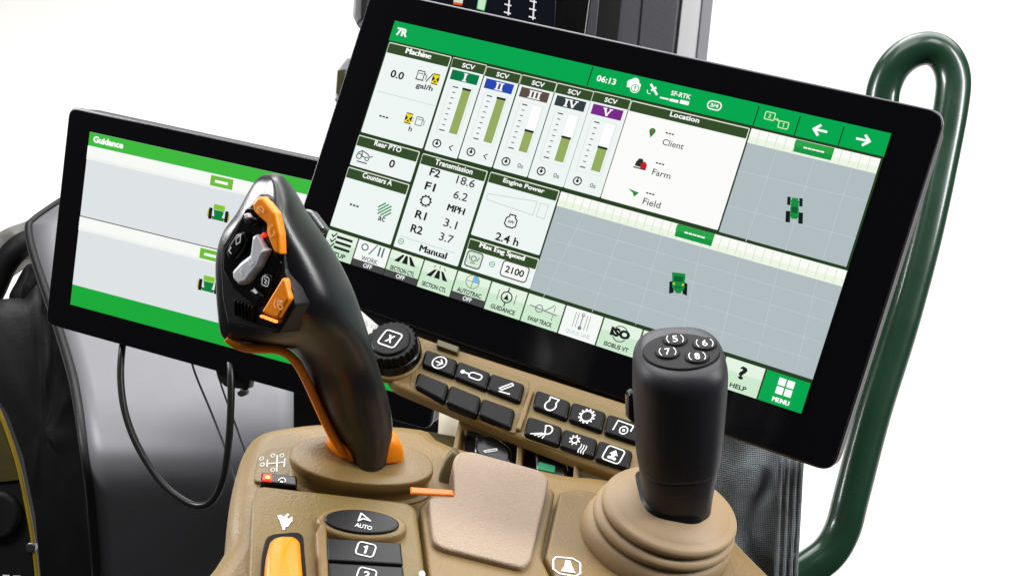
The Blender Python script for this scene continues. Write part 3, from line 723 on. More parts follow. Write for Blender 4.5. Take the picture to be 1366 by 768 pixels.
# ------------------------------------------------------------------ button strip under the display
def strip():
    F = FB
    t = thing('button_strip', F, 'tan control strip with rotary knob and two rows of glossy black buttons', 'control panel')
    pslab('housing', F, [(505, 432), (524, 434), (580, 455), (862, 545), (862, 647), (772, 614), (690, 582), (600, 544), (519, 510), (497, 470)], -.008, 0, M['tan'], t, r=[.006, .004, .01, 0, 0, .004, .01, .01, .006, .01], bev=.0022, seg=4)
    pslab('clip', F, [(584, 452), (612, 462), (610, 470), (582, 460)], -.01, .003, M['olive'], t, bev=.0005)
    pslab('recess', F, [(560, 459), (708, 507), (689, 580), (545, 514)], -.002, .0005, M['tan2'], t, r=.004, bev=.0004)
    pslab('recess', F, [(716, 512), (866, 559), (862, 640), (694, 583)], -.002, .0005, M['tan2'], t, r=.004, bev=.0004)
    pslab('divider_rib', F, [(706, 518), (712, 520), (694, 573), (687, 571)], -.002, .0022, M['tan'], t, r=.001, bev=.001)
    # knob
    cb = F.hit(527, 475); sc_ = F.scale(527, 475); r0 = 33/sc_[0]
    def disc(c, r, n=48, ser=0): return [Vector((c.x+(r+(ser if (i//2) % 2 else 0))*math.cos(2*math.pi*i/n), c.y+(r+(ser if (i//2) % 2 else 0))*math.sin(2*math.pi*i/n))) for i in range(n)]
    slab('knob_ring', F, disc(cb, r0*1.12), -.002, .0014, M['tan'], t, bev=.0012)
    slab('knob_skirt', F, disc(cb, r0), -.002, .006, M['gloss'], t, bev=.001)
    kb = slab('knob', F, disc(cb, r0*.92, 96, -.0007), .004, .0125, M['key'], t, bev=.0008)
    kc = slab('knob_cap', F, disc(cb, r0*.72), .011, .0137, M['key'], kb, bev=.001)
    q = to_px(F.P(cb.x, cb.y, .0140))
    text(F, 'X', q.x, q.y, 9, 11, M['white'], kc, .0141, .05, shear=.0)
    ic = Flat(F, .0141).o(q.x, q.y).rrect(0, 0, 23, 22, 4, 2); ic.build('icon', M['white'], kc)
    keys = [((569, 466), (609, 480), (604, 501), (562.5, 486)), ((612, 481.5), (653, 496.5), (647, 518.5), (606, 502.5)), ((656, 498), (698.6, 512), (692, 535), (649.5, 519)),
            ((558.5, 496.5), (597.5, 512), (591, 534), (553, 514)), ((601.5, 513.5), (640.5, 529), (634.5, 552.5), (594, 536)), ((644.5, 531), (685.7, 545.5), (679.5, 570), (638, 552.5)),
            ((716.5, 520), (760, 535), (754.4, 558), (711, 542)), ((764.6, 536), (807.5, 549.6), (801, 574), (758.5, 559)), ((812, 552), (856, 566), (850, 590), (806, 576)),
            ((705.5, 555), (748.7, 569), (743.6, 593), (699, 578)), ((752.7, 571.6), (796, 585.5), (790, 609), (746.5, 594.6)), ((800, 587), (843, 601), (837, 625), (793.5, 611))]
    for i, k in enumerate(keys):
        kc_ = (sum(p[0] for p in k)/4, sum(p[1] for p in k)/4); k = [(kc_[0]+(p[0]-kc_[0])*1.06, kc_[1]+(p[1]-kc_[1])*1.08) for p in k]
        o = pslab('button', F, k, -.002, .0031, M['key'], t, r=.0022, bev=.0014, seg=5)
        c = (sum(p[0] for p in k)/4, sum(p[1] for p in k)/4); ic = Flat(F, .0034).o(*c); wh = M['white']
        if i == 0: ic.ring(0, 0, 9.5, 1.8).line([(-4.5, 0), (4.5, 0)], 1.8).line([(0, -4.5), (4.5, 0), (0, 4.5)], 1.8)
        elif i == 1: ic.rrect(5, 0, 17, 8, 4, 1.8).line([(-4, 0), (-13, 0)], 2).disc(-13, 0, 2.8)
        elif i == 2: ic.line([(-6, 4), (5, -8), (8, -6), (-2, 5), (-6, 4)], 1.7).line([(-4, 8), (10, 7)], 1.6)
        elif i in (3, 4, 5): continue
        elif i == 6: ic.ring(0, 2, 8, 1.9, 20, -50, 230).line([(-5, -4), (-6, -9), (6, -9), (5, -4)], 1.8)
        elif i == 7:
            ic.ring(0, 0, 8.5, 2, 24)
            for a in range(12): ic.box(9.6*math.cos(R(30*a)), 9.6*math.sin(R(30*a)), 2.2, 2.2)
        elif i == 8: ic.line([(-11, 6), (-11, -8), (11, -8), (11, 0)], 1.7).ring(2, 2, 6, 1.6).disc(2, 2, 2)
        elif i == 9:
            ic.ring(5, -3, 7, 1.8, 16, -150, 90)
            ic.line([(0, -8), (5, 4)], 1.6)
            for a in range(4): ic.line([(1+a*1.6, 3.5), (-12+a*5.5, 10)], 1.3)
        elif i == 10:
            ic.ring(-6, -2, 5, 1.6)
            for a in range(8): ic.box(-6+6.4*math.cos(R(45*a)), -2+6.4*math.sin(R(45*a)), 1.8, 1.8)
            for a in range(3): ic.line([(5+a*3.5, 0), (6+a*3.5, 4), (5+a*3.5, 8), (6+a*3.5, 12)], 1.2)
        elif i == 11: ic.rrect(0, 0, 24, 20, 4, 1.8).poly([(-6, 0), (0, -7), (6, 0), (2.5, 0), (2.5, 3), (-2.5, 3), (-2.5, 0)]).disc(-4, 5, 2).disc(4, 5, 2).box(0, 5, 6, 3)
        ic.build('icon', wh, o)
    # switch wells below
    pslab('switch_block', F, [(612, 556), (690, 590), (778, 622), (772, 668), (690, 645), (602, 612)], -.06, -.018, M['tan'], t, r=.002, bev=.0015)
    for j, (wl, rk, c) in enumerate((([(623, 572), (691, 594), (685, 626), (619, 606)], [(633, 577), (660, 580), (684, 598), (682, 622), (630, 606)], (654, 600)),
                                     ([(703, 592), (768, 614), (760, 650), (697, 634)], [(712, 600), (735, 601), (759, 619), (756, 640), (714, 632)], (729, 621)))):
        pslab('switch_well', F, wl, -.02, -.0165, M['black'], t, r=.001, bev=.0004)
        s = pslab('rocker_switch', F, rk, -.018, -.0095, M['gloss'], t, r=.004, bev=.0022, seg=4)
        if j == 0: ic = Flat(F, -.0091).o(*c); ic.line([(-7, 4), (6, -5), (8, -3), (-4, 5), (-7, 4)], 1.4); ic.build('icon', M['white'], s)
        else: pslab('label', F, [(719, 615), (741, 621), (740, 630), (716, 625)], -.0095, -.0088, M['greenlab'], s, r=.0006, bev=.0002)
    pslab('switch_wall', F, [(691, 578), (699, 581), (695, 634), (687, 630)], -.02, -.010, M['tan'], t, r=.0008, bev=.0008)
    pslab('switch_wall', F, [(766, 612), (773, 614), (771, 662), (762, 660)], -.02, -.006, M['tan'], t, r=.0012, bev=.001)
    pslab('switch_wall', F, [(611, 562), (617, 566), (608, 608), (602, 606)], -.02, -.008, M['tan'], t, r=.0008, bev=.0008)
    pslab('lever', F, [(722, 634), (728, 633), (756, 645), (758, 650), (752, 652), (724, 641)], -.012, -.004, M['cream'], t, r=.0012, bev=.001)
strip()

# ------------------------------------------------------------------ left joystick
def ring_px(L, Rp, D, prof, n=6):
    p = [(s, d) for s, d in prof]; q = cat(p, n, True); out = []
    for s, d in q: out.append(at(L[0]+(Rp[0]-L[0])*s, L[1]+(Rp[1]-L[1])*s, D+d))
    return out
def stick_left():
    O = FK.P(*FK.hit(485, 606), .004)
    FO = Frame(O, FK.U, UP)
    t = thing('joystick', FO, 'black curved joystick with orange edge and orange buttons on its angled face', 'joystick')
    def circ(T): return [(0, 0), (.10, -.62*T), (.34, -1.0*T), (.64, -1.0*T), (.89, -.66*T), (1, 0), (.72, .95*T), (.26, .95*T)]
    def head(k=1.0): return [(0, .004*k), (.03, -.002*k), (.30, -.0120*k), (.60, -.0222*k), (.84, -.0160*k), (1, .004*k), (.72, .020*k), (.22, .014*k)]
    def mixp(a, b, f): return [(x[0]*(1-f)+y[0]*f, x[1]*(1-f)+y[1]*f) for x, y in zip(a, b)]
    st = [((472, 634), (514, 630), .505, circ(.011)), ((464, 606), (521, 602), .503, circ(.0125)), ((441, 568), (523, 566), .498, circ(.0135)), ((417, 518), (517, 530), .491, circ(.0145)),
          ((403, 486), (506, 494), .485, circ(.015)), ((386, 466), (493, 452), .476, mixp(circ(.016), head(), .35)), ((330, 461), (483, 420), .468, mixp(circ(.018), head(), .75)), ((300, 449), (472, 388), .462, head()),
          ((293, 415), (458, 358), .459, head()), ((290, 370), (441, 328), .457, head()), ((291, 338), (424, 303), .456, head()), ((299, 310), (410, 283), .455, head(.95)), ((317, 284), (400, 265), .454, head(.8)),
          ((331, 258), (390, 249), .453, head(.6)), ((340, 243), (380, 238), .452, head(.42)), ((348, 235), (372, 232.5), .452, head(.22)), ((356, 232.5), (364, 231.5), .452, head(.05))]
    flat = [tuple(a)+tuple(b)+(d,)+tuple(v for q in pr for v in q) for a, b, d, pr in st]
    rings = []
    for f in cat(flat, 5):
        rings.append(ring_px(f[0:2], f[2:4], f[4], [(f[5+2*i], f[6+2*i]) for i in range(8)]))
    vs, fs = loft_geo(rings); mk('grip', vs, fs, M['rubber'], t, True)
    # orange edge following the lower left seam
    e = [(301, 452, .460), (316, 461, .461), (340, 465, .463), (364, 465.5, .466), (381, 470.5, .470), (395, 483, .474), (408, 505, .480), (422, 536, .487), (437, 568, .492), (449, 590, .495), (461, 608, .498)]
    pth = [at(*p) for p in cat(e, 5)]
    k = len(pth); rad = [.0009+.0010*min(1, i/8) for i in range(k)]
    vs, fs = tube_geo(pth, rad, 10); mk('edge_strip', vs, fs, M['orange'], t, True)
    # orange core in the collar
    core = [((440, 626), (538, 616), .504, circ(.006)), ((437, 607), (538, 604), .503, circ(.007)), ((437, 590), (535, 592), .502, circ(.007)), ((441, 574), (529, 580), .502, circ(.006)), ((448, 562), (520, 570), .503, circ(.004))]
    rings = []
    for f in cat([tuple(a)+tuple(b)+(d,)+tuple(v for q in pr for v in q) for a, b, d, pr in core], 4):
        rings.append(ring_px(f[0:2], f[2:4], f[4], [(f[5+2*i], f[6+2*i]) for i in range(8)]))
    vs, fs = loft_geo(rings); mk('core', vs, fs, M['orange'], t, True)
    # tan collar
    hz = .010; a = FK.hit(387, 602, hz); b = FK.hit(579, 622, hz); c = (a+b)/2
    rx = (b-a).length/2; ax = (b-a).normalized(); ay = Vector((-ax.y, ax.x))
    p1 = FK.hit(500, 646, hz); ry = abs((p1-c).dot(ay))*1.0
    prof = [(1.05, -.012), (1.05, -.002), (1.04, -.0008), (.97, -.0004), (.945, .001), (.94, .0035), (.96, .0048), (.99, .0054), (1.0, .0066), (1.0, .0080), (.994, .0092), (.975, .0098), (.93, .0100), (.8, .0101), (.7, .0099), (.6, .0094), (.45, .0086), (.30, .008), (.12, .0078)]
    rings = []
    for s, wz in cat(prof, 3):
        r = []
        for i in range(64):
            an = 2*math.pi*i/64; q = c+ax*(rx*s*math.copysign(abs(math.cos(an))**.92, math.cos(an)))+ay*(ry*s*math.copysign(abs(math.sin(an))**.92, math.sin(an))); r.append(FK.P(q.x, q.y, wz))
        rings.append(r)
    vs, fs = loft_geo(rings, True); mk('collar', vs, fs, M['tan'], t, True)
    # face plate with the buttons
    A, B, C_ = at(296, 365, .4530), at(391, 402, .4340), at(351, 262, .4385)
    N = (B-A).cross(C_-A).normalized()
    if N.dot(FWD) > 0: N = -N
    F = Frame(A.lerp(B, .5), B-A, N)
    off = .0
    pl = pslab('face_plate', F,  [(339, 266), (346, 258), (360, 264), (377, 318), (379, 362), (389, 384), (393, 408), (371, 446), (303, 432), (296, 400), (293, 352), (296, 326), (318, 292)], -.010, .0012, M['plate'], t, r=.0012, bev=.0010)
    pslab('button_well', F, [(328, 277), (340, 278), (356, 306), (364, 336), (375, 350), (373, 360), (352, 404), (340, 410), (310, 384), (297, 360), (298, 334), (312, 312)], .0005, .0018, M['gloss'], t, r=.0010, bev=.0005)
    o = pslab('button', F, [(335, 272), (343, 262), (349, 263), (366, 284), (372, 312), (373, 340), (365, 337), (354, 311), (355, 299), (338, 283)], .0005, .0042, M['orange'], t, r=.0008, bev=.0012)
    ic = Flat(F, .0046); ic.ring(347, 280, 5, 1.3, 12, 100, 400).line([(343, 276), (351, 284)], 1.3).ring(362, 308, 4, 1.2, 12, 0, 300, ry=8); ic.build('icon', mat('pale_orange_print', (255, 205, 120), .5), o)
    o = pslab('button', F, [(376, 370), (379, 374), (385, 399), (371, 425), (366, 424), (348, 416)], .0005, .0036, M['orange'], t, r=.0008, bev=.0010)
    ic = Flat(F, .0040).o(371, 406); ic.line([(-5, -5), (-6, 2), (-3, 6)], 1.4).line([(-1, -6), (-1, 1)], 1.4).ring(3, 2, 4, 1.3, 12).box(3, -5, 4, 3); ic.build('icon', mat('pale_print', (255, 215, 150), .5), o)
    pslab('lamp_housing', F, [(345, 420), (369, 429), (365, 437), (344, 431)], .0005, .0022, M['gloss'], t, r=.0008, bev=.0004)
    for i in range(4):
        x, y = 349+i*5.6, 421.5+i*2.1
        pslab('lamp', F, [(x-2, y-1.5), (x+2, y), (x+1.6, y+3), (x-2.4, y+1.5)], .0015, .0027, M['led'], t, bev=.0002)
    o = pslab('rocker', F, [(335, 315), (341, 312), (350, 331), (356, 333), (349, 346), (344, 358), (337, 366), (328, 378), (318, 381), (309, 372), (308, 362), (320, 349), (332, 340)], .0010, .0048, M['grey'], t, r=.0012, bev=.0016)
    ic = Flat(F, .0052); ic.line([(322, 358), (319, 362), (322, 366)], 1.6).line([(331, 348), (334, 344), (337, 349), (333, 354), (331, 348)], 1.4); ic.build('icon', M['white'], o)
    o = pslab('rocker', F, [(303, 328), (314, 311), (324, 309), (328, 320), (322, 334), (312, 347), (304, 346), (300, 338)], .0010, .0044, M['key'], t, r=.0012, bev=.0014)
    ic = Flat(F, .0048); ic.line([(308, 330), (305, 334), (308, 338)], 1.6).line([(315, 318), (321, 314), (320, 323), (315, 326), (315, 318)], 1.2); ic.build('icon', M['white'], o)
    o = pslab('toggle', F, [(322, 290), (328, 284), (334, 291), (340, 290), (342, 297), (334, 303), (327, 300)], .0010, .0050, M['key'], t, r=.001, bev=.0012)
    pslab('cap', F, [(324, 286), (328, 284), (332, 290), (328, 294)], .004, .0062, M['grey'], o, r=.0005, bev=.0006)
    pslab('lamp', F, [(348, 312), (352, 310), (354, 315), (350, 317)], .0015, .0030, M['redled'], t, r=.0003, bev=.0003)
    o = pslab('button', F, [(346, 371), (353, 364), (360, 366), (361, 378), (354, 387), (347, 384)], .0010, .0036, M['key'], t, r=.001, bev=.0008)
    ic = Flat(F, .0040).o(354, 375).rrect(0, 0, 9, 12, 2.5, 1.3).line([(-2, -3), (2, -1), (-1, 2), (2, 3)], 1.2); ic.build('icon', M['white'], o)
    o = pslab('button', F, [(332, 388), (338, 384), (351, 395), (348, 402), (342, 402)], .0010, .0034, M['key'], t, r=.0006, bev=.0008)
    ic = Flat(F, .0038); ic.poly([(339, 384), (344, 390), (341, 392), (337, 389)]); ic.build('icon', M['white'], o)
    for i in range(6):
        x = 311+i*4.6; y = 399+i*1.8
        pslab('thumbwheel_rib', F, [(x, y), (x+2.8, y+1), (x+3.4, y+23), (x+.6, y+22)], .0005, .0028, M['key'], t, r=.0004, bev=.0007)
    G = face(424, 296, .468, 0, 0)
    pslab('trigger', G, [(406, 278), (416, 280), (434, 304), (428, 312), (414, 306)], -.012, 0, M['steel'], t, r=.001, bev=.0015)
stick_left()

# ------------------------------------------------------------------ right joystick
def stick_right():
    P0, P1 = at(902, 672, .492), at(907, 474, .452)
    ax = (P1-P0).normalized(); L = (P1-P0).length
    c0 = FK.hit(866, 729)
    FO = Frame(FK.P(c0.x, c0.y, 0), FK.U, UP)
    t = thing('joystick', FO, 'upright grey-black rubber joystick with four numbered top buttons in a pleated tan boot', 'joystick')
    FA = Frame(P0, RIGHT, ax)
    def ringp(h, r, rv=1.12, n=44, dx=0, dy=0, p=.70):
        out = []
        for i in range(n):
            a = 2*math.pi*i/n; cu = math.copysign(abs(math.cos(a))**p, math.cos(a)); sv = math.copysign(abs(math.sin(a))**p, math.sin(a))
            out.append(FA.P(cu*r+dx, sv*r*rv+dy, h*L))
        return out
    pr = [(.345, .0158), (.36, .0167), (.40, .0170), (.48, .0174), (.6, .0178), (.75, .0181), (.88, .0182), (.95, .0180), (.99, .0172), (1.02, .0156), (1.035, .0135), (1.04, .010)]
    vs, fs = loft_geo([ringp(h, r) for h, r in cat(pr, 4)]); mk('grip', vs, fs, M['rubber2'], t, True)
    pr = [(-.16, .0146), (-.10, .0143), (0, .0141), (.1, .0145), (.2, .0152), (.3, .0160), (.345, .0162), (.352, .0155), (.36, .0152)]
    vs, fs = loft_geo([ringp(h, r) for h, r in cat(pr, 4)]); mk('grip_foot', vs, fs, M['rubber2'], t, True)
    pr = [(-.10, .0220, -.008), (-.04, .0216, -.008), (.0, .0202, -.0075), (.06, .0172, -.0045), (.12, .0152, -.001), (.14, .0140, 0)]
    vs, fs = loft_geo([ringp(h, r, 1.05, dx=d) for h, r, d in cat(pr, 4)]); mk('flange', vs, fs, M['plate'], t, True)
    FT = Frame(FA.P(0, 0, 1.04*L), RIGHT, ax)
    hz = .0004
    pad = slab('top_pad', FT, [FT.hit(*p, .0006) for p in ell_px(909, 468, 52, 24, 32)], -.004, .0006, M['black'], t, bev=.0006)
    for s, x, y in (('5', 900.5, 451.5), ('6', 940, 457), ('7', 890.5, 468.5), ('8', 930, 474.5)):
        b = slab('button', FT, [FT.hit(*p, .0014) for p in ell_px(x, y, 17, 8.4, 20)], 0, .0014, M['matkey'], t, bev=.0006)
        text(FT, s, x, y, 7, 8.5, M['white'], b, .0017, .004)
        ic = Flat(FT, .0017).o(x, y); ic.ring(0, 0, 11.5, .9, 6, -40, 40, ry=8).ring(0, 0, 11.5, .9, 6, 140, 220, ry=8); ic.build('icon', M['white'], b)
    # thumb switch on the left flank
    G = face(842, 545, .468)
    pslab('trigger', G, [(838, 526), (846, 520), (852, 560), (846, 566), (838, 558)], -.012, .0, M['gloss'], t, r=.001, bev=.0015)
    # pleated boot
    prof = [(.0326, -.012), (.0326, -.002)]
    for wk, Rk, hk in ((.0060, .0322, .0065), (.0152, .0306, .0028), (.0207, .0290, .0028)):
        for q in range(-6, 7):
            x = q/6; prof.append((Rk-.0036+.0036*math.sqrt(max(0, 1-x*x)), wk+x*hk))
    prof += [(.0248, .0240), (.0225, .0252), (.0195, .0264), (.0160, .0271), (.0130, .0275), (.010, .0276)]
    rings = []
    for k, (r, wz) in enumerate(prof):
        sh = wz/.0276; q = Vector((c0.x+.0045*sh, c0.y+.0015*sh)); rr = []
        for i in range(56):
            a = 2*math.pi*i/56; rr.append(FK.P(q.x+r*math.cos(a), q.y+r*.93*math.sin(a), wz))
        rings.append(rr)
    vs, fs = loft_geo(rings); mk('boot', vs, fs, M['tanrub'], t, True)
stick_right()

# ------------------------------------------------------------------ grab rail
def rail():
    px = [(1040, 520, .745), (1090, 400, .743), (1140, 270, .741), (1168, 190, .74), (1175, 150, .74), (1179, 118, .74), (1192, 90, .738), (1214, 71, .735), (1240, 65, .732), (1260, 76, .73), (1271, 102, .728), (1269, 140, .726), (1255, 215, .722), (1232, 320, .715), (1201, 435, .708), (1165, 550, .70), (1136, 660, .692), (1124, 705, .69), (1106, 736, .688), (1078, 758, .686), (1040, 785, .684), (1000, 812, .682)]
    vs, fs = tube_geo([at(*p) for p in cat(px, 8)], .0106, 24)
    F = Frame(at(1000, 812, .682), RIGHT, UP)
    single('grab_rail', F, 'dark green painted tube grab rail bent over at its top', 'handrail', vs, fs, M['green'], smooth=True)
rail()

# ------------------------------------------------------------------ woven net at the lower right
def net():
    F = face(1010, 690, .66, 10, 12)
    rows = []
    for j in range(25):
        y = 575+j*10; r = []
        for i in range(15):
            x = 925+(150-12*j/24*1.6)*i/14; s = i/14
            d = .665+.006*math.sin(s*9+j*.12)*(.3+s)+.004*math.sin(j*.55+s*3)
            r.append(at(x, y+.27*(x-925)*.35, d))
        rows.append(r)
    n = 15; vs = [v for r in rows for v in r]; b = len(vs); vs += [v+FWD*.004 for v in vs]; fs = []
    for j in range(24):
        for i in range(n-1):
            q = (j*n+i, (j+1)*n+i, (j+1)*n+i+1, j*n+i+1); fs.append(q); fs.append(tuple(b+k for k in q[::-1]))
    for j in range(24): fs.append((j*n+n-1, (j+1)*n+n-1, b+(j+1)*n+n-1, b+j*n+n-1))
    t = thing('woven_net', F, 'dark grey woven net panel hanging behind the pleated boot joystick', 'net')
    mk('net_sheet', vs, fs, M['net'], t, True)
    for k, x in enumerate((1042, 1052, 1062, 1070)):
        p = [at(x-12*i/10*(.6+.2*k*.3)-.2*k, 608+i*18, .655) for i in range(11)]
        vs, fs = tube_geo(p, .0014, 8); mk('hem_cord', vs, fs, M['net'], t, True)
net()

# ------------------------------------------------------------------ cab trim, posts and cables at the left
def trim():
    rows = [(268, 84, 420, 1.33), (280, 66, 420, 1.315), (294, 47, 420, 1.298), (306, 40, 420, 1.283), (345, 48, 415, 1.23), (440, 80, 400, 1.11), (500, 98, 394, 1.045), (540, 106, 393, 1.012), (580, 112, 392, .990), (615, 117, 392, .981), (650, 122, 392, .988), (700, 126, 392, 1.018), (768, 131, 392, 1.068), (830, 134, 392, 1.12)]
    F = Frame(at(260, 768, 1.0), RIGHT, UP)
    t = thing('side_trim', F, 'satin grey curved cab trim panel with black edge behind the hanging cable', 'trim panel')
    g = cat(rows, 5); n = 13; vs = []; fs = []
    for y, a, b, d in g:
        for i in range(n): vs.append(at(a+(b-a)*i/(n-1), y, d))
    for j in range(len(g)-1):
        for i in range(n-1): fs.append((j*n+i, (j+1)*n+i, (j+1)*n+i+1, j*n+i+1))
    b0 = len(vs); nv = FWD*.012; vs += [v+nv for v in vs]
    fs += [tuple(b0+k for k in q[::-1]) for q in fs]
    m_ = len(g)
    for j in range(m_-1): fs.append((j*n, b0+j*n, b0+(j+1)*n, (j+1)*n)); fs.append((j*n+n-1, (j+1)*n+n-1, b0+(j+1)*n+n-1, b0+j*n+n-1))
    mk('panel', vs, fs, M['panel'], t, True)
    e = [at(a-2, y, d+.002) for y, a, b, d in g]
    vs, fs = tube_geo(e, .0042, 12); mk('edge_strip', vs, fs, M['edge'], t, True)
trim()

def tube_thing(name, px, r, mt, label, cat_, dflt=None, seg=14, group=None):
    pts = [at(*p) for p in cat(px, 8)]
    F = Frame(pts[-1], RIGHT, UP); vs, fs = tube_geo(pts, r, seg)
    return single(name, F, label, cat_, vs, fs, mt, smooth=True, group=group)
tube_thing('cable', [(168, 440, .93), (163, 465, .92), (161, 505, .915), (167, 550, .91), (184, 595, .905), (213, 640, .90), (242, 665, .895), (266, 674, .89), (285, 665, .885), (298, 636, .88), (305, 590, .878), (308, 540, .878), (308, 500, .88), (306, 480, .885)], .0028, M['cable'], 'thick black cable hanging in a loop below the guidance screen', 'cable')
tube_thing('thin_wire', [(252, 470, .95), (262, 502, .95), (282, 550, .948), (303, 605, .945), (318, 655, .94), (326, 690, .94)], .0009, M['wire'], 'thin grey wire running down inside the cable loop', 'wire')
tube_thing('thin_wire', [(285, 480, .96), (298, 522, .96), (312, 560, .958), (330, 612, .955), (345, 660, .95)], .0008, M['wire'], 'thin grey wire passing behind the right side of the cable loop', 'wire')
F_ = face(308, 508, .89)
t = thing('cable_gland', F_, 'small dark plug fitting under the guidance screen where the cable enters', 'plug')
pslab('body', F_, [(286, 490), (334, 500), (330, 520), (300, 516), (290, 506)], -.02, 0, M['housing'], t, r=.002, bev=.002)
pslab('screw', F_, ell_px(322, 524, 6, 5), -.01, .002, M['steel'], t, bev=.0008)

def post(name, label, px, d, th, mt, cat_='post', r=.001, tilt=0):
    x = sum(p[0] for p in px)/len(px); y = sum(p[1] for p in px)/len(px)
    F = face(x, y, d, tilt); t = thing(name, F, label, cat_); pslab('body', F, px, -th, 0, mt, t, r=r, bev=.002); return t, F
post('cab_post', 'very dark green post standing behind the tan joystick collar', [(391, 470), (450, 470), (450, 860), (391, 860)], .955, .03, M['post'])
post('support_column', 'black square column under the displays beside the cream tube', [(440, 470), (590, 470), (586, 602), (440, 606)], .93, .05, M['black'])
c0 = at(606, 520, .80); c1 = at(600, 625, .80)
vs, fs = tube_geo([c0, c0.lerp(c1, .5), c1], .0095, 24)
single('support_tube', Frame(c1, RIGHT, UP), 'cream plastic tube under the button strip', 'tube', vs, fs, M['cream'], smooth=True)

# ------------------------------------------------------------------ machinery seen at the far left
def blob(name, px, d, th, mt, label, cat_, amp=.006, seed=0):
    """rough casting: a traced outline with an uneven bulging front"""
    x = sum(p[0] for p in px)/len(px); y = sum(p[1] for p in px)/len(px); F = face(x, y, d)
    pts = [F.hit(*p) for p in cat(px, 5, True)]; c = sum(pts, Vector((0, 0)))/len(pts); rings = []
    for s, wz in ((1, -th), (1.0, -.004), (.97, 0), (.85, .003), (.65, .005), (.45, .006), (.25, .0065), (.08, .0065)):
        rr = []
        for p in pts:
            q = c+(p-c)*s; nz = noise.noise(Vector((q.x*45+seed, q.y*45, wz*20)))+.5*noise.noise(Vector((q.x*120+seed, q.y*120, 1)))
            rr.append(F.P(q.x, q.y, wz+(amp*nz if s < .99 else 0)))
        rings.append(rr)
    vs, fs = loft_geo(rings)
    return auto(single(name, F, label, cat_, vs, fs, mt), 30)
blob('fender', [(-20, 440), (30, 398), (52, 380), (76, 432), (92, 490), (108, 560), (120, 650), (128, 800), (40, 810), (-20, 800)], 1.24, .03, M['edge'], 'black scuffed fender beside the grey trim panel', 'fender', .004, 3)
blob('dusty_casting', [(-20, 470), (2, 420), (20, 375), (36, 352), (48, 362), (60, 400), (74, 436), (60, 455), (40, 450), (20, 470), (0, 500)], 1.35, .03, M['grime'], 'dusty black metal casting below the bent hose', 'casting', .007, 9)
blob('dusty_ledge', [(-20, 330), (0, 308), (30, 296), (56, 288), (62, 310), (50, 340), (30, 350), (-20, 380)], 1.44, .03, M['dust'], 'pale dusty ledge behind the bent black hose', 'ledge', .005, 5)
tube_thing('bent_hose', [(-40, 440, 1.36), (-14, 395, 1.36), (5, 355, 1.36), (24, 332, 1.36), (46, 321, 1.37), (80, 316, 1.38)], .0148, M['grime'], 'thick bent black hose running behind the grey trim panel', 'hose')
t, F_ = post('wheel_guard', 'dark guard with yellow rim and amber panel at the foot of the fender', [(-30, 500), (4, 556), (24, 612), (40, 690), (50, 800), (-30, 800)], 1.125, .012, M['black'], 'guard')
pslab('amber_panel', F_, [(-30, 520), (0, 560), (18, 612), (28, 640), (-30, 646)], 0, .003, M['amber'], t, bev=.001)
e = [F_.P(*F_.hit(*p), .002) for p in cat([(-20, 510), (0, 548), (14, 584), (26, 622), (36, 668), (44, 712), (50, 760), (53, 800)], 6)]
vs, fs = tube_geo(e, .0021, 10); mk('rim', vs, fs, M['yellow'], t, True)
pslab('bolt', F_, ell_px(40, 730, 7, 7), 0, .006, M['steel'], t, bev=.0015)
pslab('ledge', F_, ell_px(-6, 688, 32, 34), 0, .008, M['grime'], t, bev=.005, seg=5)
ic = Flat(F_, .001); ic.box(8, 770, 9, 8).box(22, 771, 10, 8); ic.build('lettering', M['white'], t)

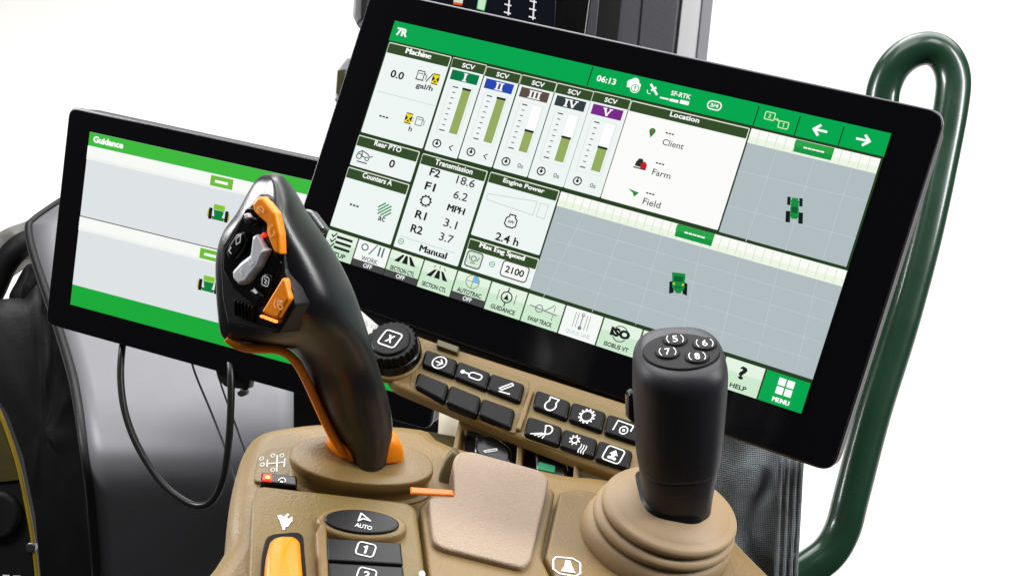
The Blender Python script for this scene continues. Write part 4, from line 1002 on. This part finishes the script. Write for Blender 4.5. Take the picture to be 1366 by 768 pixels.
# ------------------------------------------------------------------ corner post display and pillar behind the main display
t, F_ = post('post_display', 'black corner post display with coloured bars and white tick scales', [(560, -60), (797, -60), (772, 120), (560, 120)], .90, .04, M['gloss'], 'display', .004)
pslab('screen', F_, [(575, -50), (745, -50), (735, 110), (575, 110)], 0, .001, mat('dark_glass', (10, 12, 22), .15), t, bev=.0003)
def bar(px, c): ic = Flat(F_, .0016); ic.poly(px); ic.build('gauge_bar', em(c), t)
bar([(609, -30), (622, -30), (617, 5), (605, 3)], (205, 225, 200)); bar([(605, 3), (617, 5), (616, 8), (604, 6)], (240, 80, 30))
bar([(639, -30), (652, -30), (649, 1), (638, -1)], (240, 80, 30)); bar([(638, -1), (649, 1), (646, 15), (636, 12)], (200, 230, 200))
ic = Flat(F_, .0018); ic.line([(638, -1), (636, 12), (646, 15), (649, 1)], 1.2); ic.build('gauge_bar', em((30, 150, 70)), t)
for x, y in ((682, 0), (715, 6)):
    ic = Flat(F_, .0016); ic.line([(x, y-40), (x-4, y+20)], 2)
    for k in range(6): ic.line([(x-(k*10-34+y-y)*.07, y-34+k*10.5), (x-8-(k*10-34)*.07, y-36+k*10.5)], 1.8)
    ic.build('tick_scale', em((235, 235, 240)), t)
t, F_ = post('cab_pillar', 'grey and black cab pillar rising behind the main display', [(830, -360), (948, -360), (860, 420), (743, 420)], .93, .05, M['pillar'], 'pillar', .003)
pslab('seal', F_, [(834, -360), (868, -360), (786, 410), (750, 410)], 0, .004, M['black'], t, bev=.001)
pslab('trim_strip', F_, [(815, -360), (835, -360), (760, 410), (737, 410)], -.02, .008, M['pillar'], t, bev=.001)
pslab('seam', F_, [(888, -360), (890, -360), (822, 410), (820, 410)], 0, .001, M['black'], t, bev=.0003)
pslab('window_frame', F_, [(950, -360), (975, -360), (893, 410), (865, 410)], -.04, -.006, M['palegrey'], t, bev=.001)
pslab('window_edge', F_, [(976, -360), (990, -360), (908, 410), (894, 410)], -.03, -.004, M['greypl'], t, bev=.001)
t, F_ = post('latch', 'grey latch clipped at the top left edge of the main display', [(474, -40), (500, -40), (488, 26), (476, 34), (470, 20)], .72, .012, M['greypl'], 'latch', .002)
pslab('catch', F_, [(482, -40), (496, -40), (488, 24), (481, 28)], 0, .003, M['housing'], t, bev=.001)
t, F_ = post('bracket', 'pale bracket with dark slot beside the left edge of the main display', [(448, 92), (462, 74), (474, 76), (462, 140), (445, 134)], .70, .012, M['palegrey'], 'bracket', .0015)
pslab('slot', F_, [(450, 94), (460, 92), (456, 128), (448, 124)], 0, .0015, M['olive'], t, bev=.0005)
for o in list(bpy.data.objects):
    if '_f' in o.keys(): del o['_f']
